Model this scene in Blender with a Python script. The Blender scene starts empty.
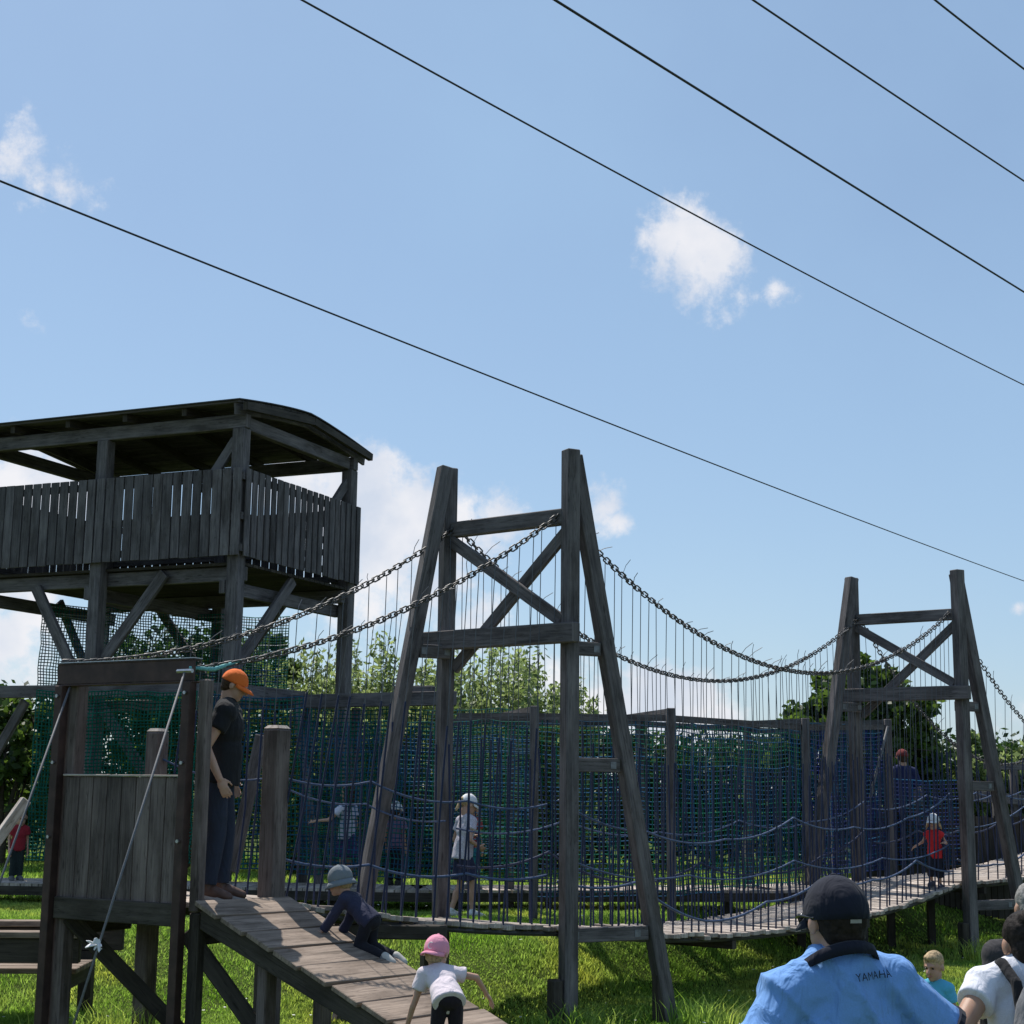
import bpy, bmesh, math, random
import numpy as np
from mathutils import Vector, Matrix, noise
from mathutils.bvhtree import BVHTree
random.seed(7); RNG = np.random.default_rng(7)
S = bpy.context.scene
COL = S.collection
V = Vector
R = math.radians

# ------------------------------------------------------------------ camera
F = 1540.0; EYE = V((0, 0, 1.95)); TH = math.atan(276 / F); ROLL = 0.012
_f = V((0, math.cos(TH), math.sin(TH))); _r = V((1, 0, 0)); _u = V((0, -math.sin(TH), math.cos(TH)))
CR = _r * math.cos(ROLL) + _u * math.sin(ROLL)
CU = _u * math.cos(ROLL) - _r * math.sin(ROLL)
def ray(px, py): return (_f * F + CR * (px - 512) + CU * (512 - py)).normalized()
def at(px, py, Y):
    d = ray(px, py); return EYE + d * (Y / d.y)
def atz(px, py, z):
    d = ray(px, py); return EYE + d * ((z - EYE.z) / d.z)
cam = bpy.data.cameras.new('camera'); co = bpy.data.objects.new('camera', cam); COL.objects.link(co)
cam.lens = F / 1024 * 36; cam.sensor_width = 36; cam.clip_end = 2000; cam.clip_start = 0.05
M = Matrix((CR, CU, -_f)).transposed().to_4x4(); M.translation = EYE; co.matrix_world = M
S.camera = co

# ------------------------------------------------------------------ materials
def newmat(name):
    m = bpy.data.materials.new(name); m.use_nodes = True
    nt = m.node_tree; b = nt.nodes['Principled BSDF']; return m, nt, b
def N(nt, t, **kw):
    n = nt.nodes.new(t)
    for k, v in kw.items(): setattr(n, k, v)
    return n
def ramp(nt, stops):
    r = N(nt, 'ShaderNodeValToRGB'); e = r.color_ramp.elements
    while len(e) < len(stops): e.new(0.5)
    for i, (p, c) in enumerate(stops): e[i].position = p; e[i].color = (*c, 1)
    return r
def wood_mat(name, dark, light, rough=0.85, bump=0.5):
    m, nt, b = newmat(name); L = nt.links.new
    uv = N(nt, 'ShaderNodeUVMap'); mp = N(nt, 'ShaderNodeMapping'); mp.inputs['Scale'].default_value = (1.6, 42, 1)
    L(uv.outputs[0], mp.inputs[0])
    n1 = N(nt, 'ShaderNodeTexNoise'); n1.inputs['Scale'].default_value = 1; n1.inputs['Detail'].default_value = 8; n1.inputs['Roughness'].default_value = 0.65
    n1.inputs['Distortion'].default_value = 0.6
    L(mp.outputs[0], n1.inputs['Vector'])
    mp2 = N(nt, 'ShaderNodeMapping'); mp2.inputs['Scale'].default_value = (1.2, 5, 1); L(uv.outputs[0], mp2.inputs[0])
    n2 = N(nt, 'ShaderNodeTexNoise'); n2.inputs['Scale'].default_value = 2.0; n2.inputs['Detail'].default_value = 5; L(mp2.outputs[0], n2.inputs['Vector'])
    mp3 = N(nt, 'ShaderNodeMapping'); mp3.inputs['Scale'].default_value = (2.2, 9, 1); L(uv.outputs[0], mp3.inputs[0])
    vo = N(nt, 'ShaderNodeTexVoronoi'); vo.inputs['Scale'].default_value = 1.0; L(mp3.outputs[0], vo.inputs['Vector'])
    kn = ramp(nt, [(0.05, (0.35, 0.33, 0.32)), (0.11, (1, 1, 1))]); L(vo.outputs['Distance'], kn.inputs[0])
    mx = N(nt, 'ShaderNodeMix', data_type='FLOAT'); mx.inputs[0].default_value = 0.45
    L(n1.outputs[0], mx.inputs[2]); L(n2.outputs[0], mx.inputs[3])
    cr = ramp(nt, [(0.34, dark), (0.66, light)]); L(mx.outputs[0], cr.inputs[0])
    g = N(nt, 'ShaderNodeNewGeometry')
    hs = N(nt, 'ShaderNodeHueSaturation'); L(cr.outputs[0], hs.inputs['Color'])
    mr = N(nt, 'ShaderNodeMapRange'); mr.inputs[3].default_value = 0.68; mr.inputs[4].default_value = 1.28; L(g.outputs['Random Per Island'], mr.inputs[0]); L(mr.outputs[0], hs.inputs['Value'])
    mp4 = N(nt, 'ShaderNodeMapping'); mp4.inputs['Scale'].default_value = (1.1, 26, 1); L(uv.outputs[0], mp4.inputs[0])
    n4 = N(nt, 'ShaderNodeTexNoise'); n4.inputs['Scale'].default_value = 1.0; n4.inputs['Detail'].default_value = 3; n4.inputs['Distortion'].default_value = 0.3; L(mp4.outputs[0], n4.inputs['Vector'])
    ck = ramp(nt, [(0.485, (1, 1, 1)), (0.5, (.28, .27, .26)), (0.515, (1, 1, 1))]); L(n4.outputs[0], ck.inputs[0])
    mp5 = N(nt, 'ShaderNodeMapping'); mp5.inputs['Scale'].default_value = (.9, 2.2, 1); L(uv.outputs[0], mp5.inputs[0])
    n5 = N(nt, 'ShaderNodeTexNoise'); n5.inputs['Scale'].default_value = 1.6; n5.inputs['Detail'].default_value = 7; n5.inputs['Roughness'].default_value = .7; L(mp5.outputs[0], n5.inputs['Vector'])
    sn = ramp(nt, [(0.36, (.60, .57, .54)), (0.52, (1, 1, 1)), (.68, (1.25, 1.24, 1.22))]); L(n5.outputs[0], sn.inputs[0])
    mc = N(nt, 'ShaderNodeMix', data_type='RGBA', blend_type='MULTIPLY'); mc.inputs[0].default_value = .75; L(hs.outputs[0], mc.inputs[6]); L(ck.outputs[0], mc.inputs[7])
    ms = N(nt, 'ShaderNodeMix', data_type='RGBA', blend_type='MULTIPLY'); ms.inputs[0].default_value = 1; L(mc.outputs[2], ms.inputs[6]); L(sn.outputs[0], ms.inputs[7])
    mk = N(nt, 'ShaderNodeMix', data_type='RGBA', blend_type='MULTIPLY'); mk.inputs[0].default_value = 0.8
    L(ms.outputs[2], mk.inputs[6]); L(kn.outputs[0], mk.inputs[7]); L(mk.outputs[2], b.inputs['Base Color'])
    b.inputs['Roughness'].default_value = rough; b.inputs['Specular IOR Level'].default_value = 0.3
    bp = N(nt, 'ShaderNodeBump'); bp.inputs['Strength'].default_value = bump; bp.inputs['Distance'].default_value = 0.006
    L(n1.outputs[0], bp.inputs['Height']); L(bp.outputs[0], b.inputs['Normal'])
    return m
def plain(name, col, rough=0.6, metal=0.0, var=0.15, scale=20, bump=0.1, spec=0.5):
    m, nt, b = newmat(name); L = nt.links.new
    tc = N(nt, 'ShaderNodeTexCoord'); n = N(nt, 'ShaderNodeTexNoise'); n.inputs['Scale'].default_value = scale; n.inputs['Detail'].default_value = 6
    L(tc.outputs['Object'], n.inputs['Vector'])
    lo = tuple(c * (1 - var) for c in col); hi = tuple(min(1, c * (1 + var)) for c in col)
    cr = ramp(nt, [(0.3, lo), (0.7, hi)]); L(n.outputs[0], cr.inputs[0]); L(cr.outputs[0], b.inputs['Base Color'])
    b.inputs['Roughness'].default_value = rough; b.inputs['Metallic'].default_value = metal; b.inputs['Specular IOR Level'].default_value = spec
    if bump:
        bp = N(nt, 'ShaderNodeBump'); bp.inputs['Strength'].default_value = bump; bp.inputs['Distance'].default_value = 0.01
        L(n.outputs[0], bp.inputs['Height']); L(bp.outputs[0], b.inputs['Normal'])
    return m
def fabric(name, col, rough=0.9, var=0.05, fold=0.6):
    m, nt, b = newmat(name); L = nt.links.new
    tc = N(nt, 'ShaderNodeTexCoord'); mp = N(nt, 'ShaderNodeMapping'); mp.inputs['Scale'].default_value = (9, 9, 4); mp.inputs['Rotation'].default_value = (0.4, 0.5, 0.3)
    L(tc.outputs['Object'], mp.inputs[0])
    n = N(nt, 'ShaderNodeTexNoise'); n.inputs['Scale'].default_value = 1.6; n.inputs['Detail'].default_value = 3; n.inputs['Distortion'].default_value = 0.8; L(mp.outputs[0], n.inputs['Vector'])
    n2 = N(nt, 'ShaderNodeTexNoise'); n2.inputs['Scale'].default_value = 260; n2.inputs['Detail'].default_value = 2; L(tc.outputs['Object'], n2.inputs['Vector'])
    lo = tuple(c * (1 - var) for c in col); hi = tuple(min(1, c * (1 + var)) for c in col)
    cr = ramp(nt, [(0.35, lo), (0.65, hi)]); L(n2.outputs[0], cr.inputs[0]); L(cr.outputs[0], b.inputs['Base Color'])
    b.inputs['Roughness'].default_value = rough; b.inputs['Specular IOR Level'].default_value = 0.2
    b.inputs['Sheen Weight'].default_value = 0.05
    bp = N(nt, 'ShaderNodeBump'); bp.inputs['Strength'].default_value = fold; bp.inputs['Distance'].default_value = 0.03
    L(n.outputs[0], bp.inputs['Height']); L(bp.outputs[0], b.inputs['Normal'])
    return m
def skin_mat(name, col):
    m, nt, b = newmat(name); L = nt.links.new
    tc = N(nt, 'ShaderNodeTexCoord'); n = N(nt, 'ShaderNodeTexNoise'); n.inputs['Scale'].default_value = 14; n.inputs['Detail'].default_value = 5; L(tc.outputs['Object'], n.inputs['Vector'])
    cr = ramp(nt, [(0.3, (col[0] * .92, col[1] * .82, col[2] * .8)), (0.7, col)]); L(n.outputs[0], cr.inputs[0]); L(cr.outputs[0], b.inputs['Base Color'])
    b.inputs['Roughness'].default_value = 0.55; b.inputs['Subsurface Weight'].default_value = 0.15; b.inputs['Subsurface Radius'].default_value = (0.02, 0.008, 0.004)
    b.inputs['Specular IOR Level'].default_value = 0.35
    return m
def leaf_mat(name, dark, light, trans=0.45, rough=0.5, spec=0.4):
    m, nt, b = newmat(name); L = nt.links.new
    g = N(nt, 'ShaderNodeNewGeometry'); cr = ramp(nt, [(0.0, dark), (0.65, light), (1.0, tuple(min(1, c * 1.35) for c in light))])
    L(g.outputs['Random Per Island'], cr.inputs[0]); L(cr.outputs[0], b.inputs['Base Color'])
    b.inputs['Roughness'].default_value = rough; b.inputs['Specular IOR Level'].default_value = spec
    t = N(nt, 'ShaderNodeBsdfTranslucent'); hs = N(nt, 'ShaderNodeHueSaturation'); hs.inputs['Value'].default_value = 1.6; hs.inputs['Saturation'].default_value = 1.1
    L(cr.outputs[0], hs.inputs['Color']); L(hs.outputs[0], t.inputs[0])
    mx = N(nt, 'ShaderNodeMixShader'); mx.inputs[0].default_value = trans
    L(b.outputs[0], mx.inputs[1]); L(t.outputs[0], mx.inputs[2]); L(mx.outputs[0], nt.nodes['Material Output'].inputs[0])
    return m

WOOD = wood_mat('weathered_timber', (0.048, 0.043, 0.046), (0.165, 0.148, 0.148))
WOODB = wood_mat('weathered_boards', (0.052, 0.046, 0.048), (0.165, 0.148, 0.148))
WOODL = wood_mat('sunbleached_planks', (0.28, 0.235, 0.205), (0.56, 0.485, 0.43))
WOODR = wood_mat('brown_panel_boards', (0.070, 0.053, 0.049), (0.190, 0.152, 0.140))
WOODP = wood_mat('trodden_ramp_planks', (0.105, 0.078, 0.060), (0.30, 0.232, 0.185))
WOODD = wood_mat('dark_timber', (0.030, 0.025, 0.021), (0.075, 0.063, 0.052))  # darker brown timber tone for beams, legs and braces
ROOFM = plain('roofing_felt', (0.06, 0.06, 0.065), 0.9, scale=30, bump=0.3)
RUST = plain('rusty_brown_steel', (0.055, 0.030, 0.025), 0.6, 0.3, 0.4, 9, 0.15)
STEEL = plain('galvanised_steel', (0.42, 0.43, 0.45), 0.35, 0.85, 0.15, 40)
DULL = plain('dull_zinc_plate', (.20, .205, .22), .6, .4, .25, 30)
CHAIN = plain('dark_chain_steel', (0.075, 0.07, 0.068), 0.5, 0.35, 0.3, 60)
WIRE = plain('hanger_wire_steel', (0.10, 0.105, 0.12), 0.55, 0.3, 0.2, 30, 0)
ROPEW = plain('grey_wire_rope', (0.14, 0.14, 0.15), 0.7, 0.2, 0.25, 120)
BLUE = plain('blue_braided_rope', (0.011, 0.020, 0.060), 0.75, 0, 0.35, 90)
BLUEL = plain('light_blue_braided_rope', (0.055, 0.085, 0.17), 0.6, 0, 0.35, 60, spec=0.5)
TURQ = plain('turquoise_rope', (0.16, 0.42, 0.42), 0.8, 0, 0.3, 80)
NETB = leaf_mat('blue_net_cord', (0.024, 0.085, 0.15), (0.042, 0.135, 0.225), .5, .8, .2)
NETG = leaf_mat('green_net_cord', (0.013, 0.12, 0.095), (0.026, 0.17, 0.13), .5, .8, .2)
NETP = leaf_mat('violet_net_cord', (0.034, 0.055, 0.15), (0.055, 0.080, 0.22), .5, .8, .2)
NETC = plain('sunfaded_net_cord', (0.24, 0.29, 0.33), 0.7, 0, 0.6, 12, 0)
CABLE = plain('black_power_line', (0.022, 0.022, 0.026), 0.6, 0, 0.1, 5, 0)
BARK = plain('tree_bark', (0.075, 0.06, 0.045), 0.95, 0, 0.4, 18, 0.6)
LEAF_H = leaf_mat('hedge_leaves', (0.012, 0.028, 0.010), (0.045, 0.085, 0.022), 0.30)
LEAF_W = leaf_mat('willow_leaves', (0.075, 0.11, 0.035), (0.24, 0.29, 0.12), 0.5)
LEAF_T = leaf_mat('broad_tree_leaves', (0.022, 0.046, 0.012), (0.085, 0.13, 0.028), 0.42)
GRASSM = leaf_mat('grass_blades', (0.11, 0.175, 0.035), (0.30, 0.41, 0.105), 0.5, 0.55, 0.25)
_nt = GRASSM.node_tree; _crn = [n for n in _nt.nodes if n.type == 'VALTORGB'][0]; _tg = [l.to_socket for l in _crn.outputs[0].links]
_tc = N(_nt, 'ShaderNodeTexCoord'); _n = N(_nt, 'ShaderNodeTexNoise'); _n.inputs['Scale'].default_value = 0.9; _n.inputs['Detail'].default_value = 5; _nt.links.new(_tc.outputs['Object'], _n.inputs['Vector'])
_p = ramp(_nt, [(.38, (.72, .86, .62)), (.52, (1, 1, 1)), (.66, (1.5, 1.18, 1.1))]); _nt.links.new(_n.outputs[0], _p.inputs[0])
_m = N(_nt, 'ShaderNodeMix', data_type='RGBA', blend_type='MULTIPLY'); _m.inputs[0].default_value = 1; _nt.links.new(_crn.outputs[0], _m.inputs[6]); _nt.links.new(_p.outputs[0], _m.inputs[7])
for _t in _tg: _nt.links.new(_m.outputs[2], _t)
WHITE = plain('white_petals', (0.75, 0.75, 0.72), 0.8, 0, 0.05, 10, 0)
CHIP = leaf_mat('bark_chips', (0.10, 0.07, 0.045), (0.42, 0.34, 0.25), 0.0, 0.9, 0.2)

# ------------------------------------------------------------------ mesh builder
class MB:
    def __init__(s): s.v = []; s.f = []; s.uv = []; s.mi = []
    def quad(s, pts, uv=None, mi=0):
        i = len(s.v); s.v += [tuple(p) for p in pts]; s.f.append(tuple(range(i, i + len(pts)))); s.uv.append(uv or [(0, 0)] * len(pts)); s.mi.append(mi)
    def box8(s, c, L, ru=None, mi=0, wd=.1):
        i = len(s.v); s.v += [tuple(p) for p in c]
        ou = random.random() * 40 if ru is None else ru; ov = random.random() * 40
        for k, fc in enumerate(((0, 1, 2, 3), (7, 6, 5, 4), (0, 4, 5, 1), (1, 5, 6, 2), (2, 6, 7, 3), (3, 7, 4, 0))):
            s.f.append(tuple(i + a for a in fc)); s.mi.append(mi)
            o2 = ov + k * 1.3
            if k < 2: s.uv.append([(ou, o2), (ou, o2 + wd), (ou + wd * .1, o2 + wd), (ou + wd * .1, o2)])
            else: s.uv.append([(ou, o2), (ou + L, o2), (ou + L, o2 + wd), (ou, o2 + wd)])
    def beam(s, p, q, w, h, side=None, mi=0, q2=None):
        p = V(p); q = V(q); a = (q - p); L = a.length; a.normalize()
        if side is None:
            side = a.cross(V((0, 0, 1)))
            if side.length < 0.05: side = V((1, 0, 0))
        sd = V(side); sd = (sd - a * sd.dot(a)).normalized(); t = sd.cross(a).normalized()
        sd *= w / 2; t *= h / 2
        w2 = 1 if q2 is None else q2
        c = [p - sd - t, p + sd - t, p + sd + t, p - sd + t, q - sd * w2 - t * w2, q + sd * w2 - t * w2, q + sd * w2 + t * w2, q - sd * w2 + t * w2]
        s.box8(c, L, mi=mi, wd=max(w, h)); return s
    def tube(s, pts, r, n=6, mi=0, cap=True):
        pts = [V(p) for p in pts]; rs = r if isinstance(r, (list, tuple)) else [r] * len(pts)
        i0 = len(s.v); prev = None
        for k, p in enumerate(pts):
            d = (pts[min(k + 1, len(pts) - 1)] - pts[max(k - 1, 0)]).normalized()
            if prev is None:
                x = d.cross(V((0, 0, 1)))
                if x.length < .1: x = d.cross(V((1, 0, 0)))
            else: x = prev - d * prev.dot(d)
            x.normalize(); prev = x; y = d.cross(x)
            for j in range(n):
                a = 2 * math.pi * j / n; s.v.append(tuple(p + (x * math.cos(a) + y * math.sin(a)) * rs[k]))
        for k in range(len(pts) - 1):
            for j in range(n):
                a = i0 + k * n + j; b = i0 + k * n + (j + 1) % n
                s.f.append((a, b, b + n, a + n)); s.uv.append([(k, 0)] * 4); s.mi.append(mi)
        if cap:
            s.f.append(tuple(i0 + j for j in reversed(range(n)))); s.uv.append([(0, 0)] * n); s.mi.append(mi)
            e = i0 + (len(pts) - 1) * n
            s.f.append(tuple(e + j for j in range(n))); s.uv.append([(0, 0)] * n); s.mi.append(mi)
        return s
    def capsule(s, a, b, ra, rb, n=14, flat_b=False, flat_a=False, sx=1.0, xdir=None):
        a = V(a); b = V(b); d = (b - a); L = max(d.length, 1e-5); d.normalize()
        x = V(xdir) if xdir is not None else d.cross(V((0, 0, 1)))
        x = x - d * x.dot(d)
        if x.length < .05: x = d.cross(V((0, 1, 0)))
        x.normalize(); y = d.cross(x)
        prof = []
        if flat_a: prof.append((0, ra))
        else: prof += [(-ra * math.cos(t), ra * math.sin(t)) for t in (0.25, 0.7, 1.15, 1.57)]
        if flat_b: prof.append((L, rb))
        else: prof += [(L + rb * math.sin(t), rb * math.cos(t)) for t in (0, 0.42, 0.87, 1.32)]
        i0 = len(s.v)
        for z, r in prof:
            for j in range(n):
                t = 2 * math.pi * j / n; s.v.append(tuple(a + d * z + x * (r * math.cos(t) * sx) + y * (r * math.sin(t))))
        for k in range(len(prof) - 1):
            for j in range(n):
                p = i0 + k * n + j; q = i0 + k * n + (j + 1) % n
                s.f.append((p, q, q + n, p + n)); s.uv.append([(0, 0)] * 4); s.mi.append(0)
        e = i0 + (len(prof) - 1) * n
        s.f.append(tuple(i0 + j for j in reversed(range(n)))); s.f.append(tuple(e + j for j in range(n)))
        s.uv += [[(0, 0)] * n] * 2; s.mi += [0, 0]
        return s
    def ell(s, M4, c, rad, n=14, m=9):
        c = V(c); i0 = len(s.v)
        s.v.append(tuple(M4 @ (c + V((0, 0, rad[2])))))
        for k in range(1, m):
            ph = math.pi * k / m
            for j in range(n):
                t = 2 * math.pi * j / n
                s.v.append(tuple(M4 @ (c + V((rad[0] * math.sin(ph) * math.cos(t), rad[1] * math.sin(ph) * math.sin(t), rad[2] * math.cos(ph))))))
        s.v.append(tuple(M4 @ (c - V((0, 0, rad[2])))))
        last = len(s.v) - 1
        for j in range(n):
            s.f.append((i0, i0 + 1 + j, i0 + 1 + (j + 1) % n)); s.uv.append([(0, 0)] * 3); s.mi.append(0)
            b = i0 + 1 + (m - 2) * n
            s.f.append((last, b + (j + 1) % n, b + j)); s.uv.append([(0, 0)] * 3); s.mi.append(0)
        for k in range(m - 2):
            for j in range(n):
                p = i0 + 1 + k * n + j; q = i0 + 1 + k * n + (j + 1) % n
                s.f.append((p, p + n, q + n, q)); s.uv.append([(0, 0)] * 4); s.mi.append(0)
        return s
    def mesh(s, name, mats, origin=V((0, 0, 0))):
        me = bpy.data.meshes.new(name); o = V(origin)
        me.from_pydata([(x - o.x, y - o.y, z - o.z) for x, y, z in s.v], [], s.f)
        ul = me.uv_layers.new(name='UVMap')
        ul.data.foreach_set('uv', [c for f in s.uv for p in f for c in p])
        for m in (mats if isinstance(mats, (list, tuple)) else [mats]): me.materials.append(m)
        me.polygons.foreach_set('material_index', s.mi)
        return me
    def build(s, name, mats, parent=None, bevel=0, smooth=False, origin=None):
        o0 = origin if origin is not None else (world_loc(parent) if parent else V((0, 0, 0)))
        me = s.mesh(name, mats, o0)
        o = link(name, me, parent)
        if parent is None: o.location = o0
        if smooth: me.polygons.foreach_set('use_smooth', [True] * len(me.polygons))
        if bevel:
            b = o.modifiers.new('bevel', 'BEVEL'); b.width = bevel; b.segments = 1; b.limit_method = 'ANGLE'
        return o
def world_loc(o):
    p = V((0, 0, 0))
    while o: p = p + V(o.location); o = o.parent
    return p
def link(name, data, parent=None):
    o = bpy.data.objects.new(name, data); COL.objects.link(o)
    if parent: o.parent = parent
    return o
def tag(o, label=None, cat=None, group=None, kind=None):
    if label: o['label'] = label
    if cat: o['category'] = cat
    if group: o['group'] = group
    if kind: o['kind'] = kind
    return o
def thing(name, loc, label, cat, group=None):
    o = bpy.data.objects.new(name, None); COL.objects.link(o); o.location = loc; o.empty_display_size = .2
    return tag(o, label, cat, group)
def npmesh(name, verts, faces, mat):
    me = bpy.data.meshes.new(name); nv = len(verts); nf, k = faces.shape
    me.vertices.add(nv); me.vertices.foreach_set('co', verts.astype(np.float32).ravel())
    me.loops.add(nf * k); me.loops.foreach_set('vertex_index', faces.astype(np.int32).ravel())
    me.polygons.add(nf); me.polygons.foreach_set('loop_start', np.arange(nf, dtype=np.int32) * k)
    me.polygons.foreach_set('loop_total', np.full(nf, k, dtype=np.int32))
    me.materials.append(mat); me.update(calc_edges=True); return me
def sst(a, b, x):
    t = min(1, max(0, (x - a) / (b - a))); return t * t * (3 - 2 * t)

# ------------------------------------------------------------------ terrain
def tz(x, y):
    y0 = 13.5 + 1.3 * max(0.0, min(x, 9.0))
    z = 0.58 * sst(y0, y0 + 2.3, y)
    z -= 0.13 * sst(1.0, 3.0, x) * (1 - sst(15, 18, y))
    z += 0.03 * noise.noise(V((x * .5, y * .5, 0)))
    return z
def axis(lo, hi, fl, fh, step):
    c = list(np.arange(fl, fh + 1e-6, step)); d = step
    a = fl; L = []
    while a > lo: d *= 1.3; a -= d; L.append(a)
    a = fh; d = step; H = []
    while a < hi: d *= 1.3; a += d; H.append(a)
    return L[::-1] + c + H
xs = axis(-500, 500, -10, 13, .25); ys = axis(-60, 900, 2, 30, .25)
gv = np.array([(x, y, tz(x, y)) for y in ys for x in xs]); nx = len(xs)
ii, jj = np.meshgrid(np.arange(len(ys) - 1), np.arange(nx - 1), indexing='ij'); a0 = (ii * nx + jj).ravel()
gm, nt, b = newmat('lawn_soil'); L_ = nt.links.new
tc = N(nt, 'ShaderNodeTexCoord'); n1 = N(nt, 'ShaderNodeTexNoise'); n1.inputs['Scale'].default_value = 1.3; n1.inputs['Detail'].default_value = 8; L_(tc.outputs['Object'], n1.inputs['Vector'])
n2 = N(nt, 'ShaderNodeTexNoise'); n2.inputs['Scale'].default_value = 45; n2.inputs['Detail'].default_value = 6; L_(tc.outputs['Object'], n2.inputs['Vector'])
mx = N(nt, 'ShaderNodeMix', data_type='FLOAT'); mx.inputs[0].default_value = .55; L_(n1.outputs[0], mx.inputs[2]); L_(n2.outputs[0], mx.inputs[3])
cr = ramp(nt, [(.32, (.05, .062, .016)), (.52, (.085, .125, .024)), (.72, (.13, .175, .036))]); L_(mx.outputs[0], cr.inputs[0]); L_(cr.outputs[0], b.inputs['Base Color'])
b.inputs['Roughness'].default_value = 1; b.inputs['Specular IOR Level'].default_value = .1
bp = N(nt, 'ShaderNodeBump'); bp.inputs['Distance'].default_value = .05; L_(n2.outputs[0], bp.inputs['Height']); L_(bp.outputs[0], b.inputs['Normal'])
ground = link('ground', npmesh('ground', gv, np.stack([a0, a0 + 1, a0 + nx + 1, a0 + nx], 1), gm)); tag(ground, 'rolling green lawn under the play structures', 'ground', kind='structure')

# bark-chip path
poly = [(3.2, 13.0), (3.9, 14.3), (4.6, 15.4), (5.6, 16.0), (7.6, 16.2), (9.0, 14), (8.6, 11.2), (6, 10.0), (4.6, 9.4), (3.8, 10.6), (3.2, 11.8)]
def inpoly(x, y):
    c = False
    for i in range(len(poly)):
        x1, y1 = poly[i]; x2, y2 = poly[i - 1]
        if (y1 > y) != (y2 > y) and x < (x2 - x1) * (y - y1) / (y2 - y1) + x1: c = not c
    return c
mb = MB(); st = .2
for i in range(int(6.4 / st)):
    for j in range(int(7.4 / st)):
        x = 2.9 + i * st; y = 9.2 + j * st
        if inpoly(x + st / 2 + .15 * noise.noise(V((x, y, 3))), y + st / 2):
            mb.quad([(p, q, tz(p, q) + .012) for p, q in ((x, y), (x + st, y), (x + st, y + st), (x, y + st))])
bare = plain('bark_path_soil', (.16, .12, .085), 1, 0, .5, 25, .6)
tag(mb.build('path', bare), 'pale bark chip path at the right edge of the lawn', 'path', kind='structure')
n = 9000; cc = []
while len(cc) < n:
    x = RNG.uniform(2.9, 9.2); y = RNG.uniform(9.2, 16.5)
    if inpoly(x + .2 * noise.noise(V((x * 2, y * 2, 0))), y): cc.append((x, y, tz(x, y) + .02))
def leafquads(c, ax1, ax2):
    v = np.stack([c - ax1, c - ax2, c + ax1, c + ax2], 1).reshape(-1, 3)
    return v, np.arange(len(c) * 4).reshape(-1, 4)
def rnd_unit(n):
    a = RNG.normal(size=(n, 3)); return a / np.linalg.norm(a, axis=1, keepdims=True)
def leaves_mesh(name, c, size, aspect, mat, droop=0.0, upbias=0.0):
    n = len(c); d = rnd_unit(n); d[:, 2] += upbias; d /= np.linalg.norm(d, axis=1, keepdims=True)
    e = np.cross(d, rnd_unit(n)); e /= np.linalg.norm(e, axis=1, keepdims=True) + 1e-9
    sz = size * RNG.uniform(.6, 1.3, (n, 1))
    v, f = leafquads(c, d * sz, e * sz * aspect); return npmesh(name, v, f, mat)
cc = np.array(cc); d = rnd_unit(n); d[:, 2] *= .25; e = rnd_unit(n); e[:, 2] *= .4
v, f = leafquads(cc, d * RNG.uniform(.02, .06, (n, 1)), e * RNG.uniform(.012, .03, (n, 1)))
tag(link('bark_chips', npmesh('bark_chips', v, f, CHIP)), 'loose pale bark chips scattered on the path', 'bark chips', kind='stuff')

# grass
def grass(n, y0, y1, marg, hmin, hmax, w):
    y = RNG.uniform(y0 ** 2, y1 ** 2, n) ** .5; x = RNG.uniform(-1, 1, n) * (y * .345 + marg)
    keep = np.array([not inpoly(a, b_) for a, b_ in zip(x, y)]); x = x[keep]; y = y[keep]; n = len(x)
    cl = np.array([noise.noise(V((a * 1.4, b_ * 1.4, 1))) + .6 * noise.noise(V((a * 4.5, b_ * 4.5, 7))) for a, b_ in zip(x, y)])
    z = np.array([tz(a, b_) for a, b_ in zip(x, y)]) - .01
    h = RNG.uniform(hmin, hmax, n) * (1 + .75 * cl)
    h = np.maximum(h, .03); ang = RNG.uniform(0, 2 * np.pi, n); ln = RNG.uniform(.1, .75, n) * h; la = RNG.uniform(0, 2 * np.pi, n)
    b0 = np.stack([x, y, z], 1); wv = np.stack([np.cos(ang), np.sin(ang), 0 * x], 1) * (w * RNG.uniform(.6, 1.3, n))[:, None]
    l = np.stack([np.cos(la) * ln, np.sin(la) * ln, h], 1)
    m = b0 + l * np.array([.32, .32, .6]); t = b0 + l
    v = np.stack([b0 - wv, b0 + wv, m + wv * .7, m - wv * .7, t], 1)
    i = np.arange(n) * 5
    f = np.concatenate([np.stack([i, i + 1, i + 2], 1), np.stack([i, i + 2, i + 3], 1), np.stack([i + 3, i + 2, i + 4], 1)])
    return v.reshape(-1, 3), f
v1, f1 = grass(150000, 7.5, 13.2, 1.2, .028, .062, .0045)
v2, f2 = grass(270000, 12.8, 18.5, 1.2, .028, .060, .0058)
v3, f3 = grass(130000, 18.2, 31, 1.5, .035, .075, .010)
gv_ = np.concatenate([v1, v2, v3]); gf_ = np.concatenate([f1, f2 + len(v1), f3 + len(v1) + len(v2)])
tag(link('grass', npmesh('grass', gv_, gf_, GRASSM)), 'short sunlit lawn grass with longer tufts by the posts', 'grass', kind='stuff')
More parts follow.
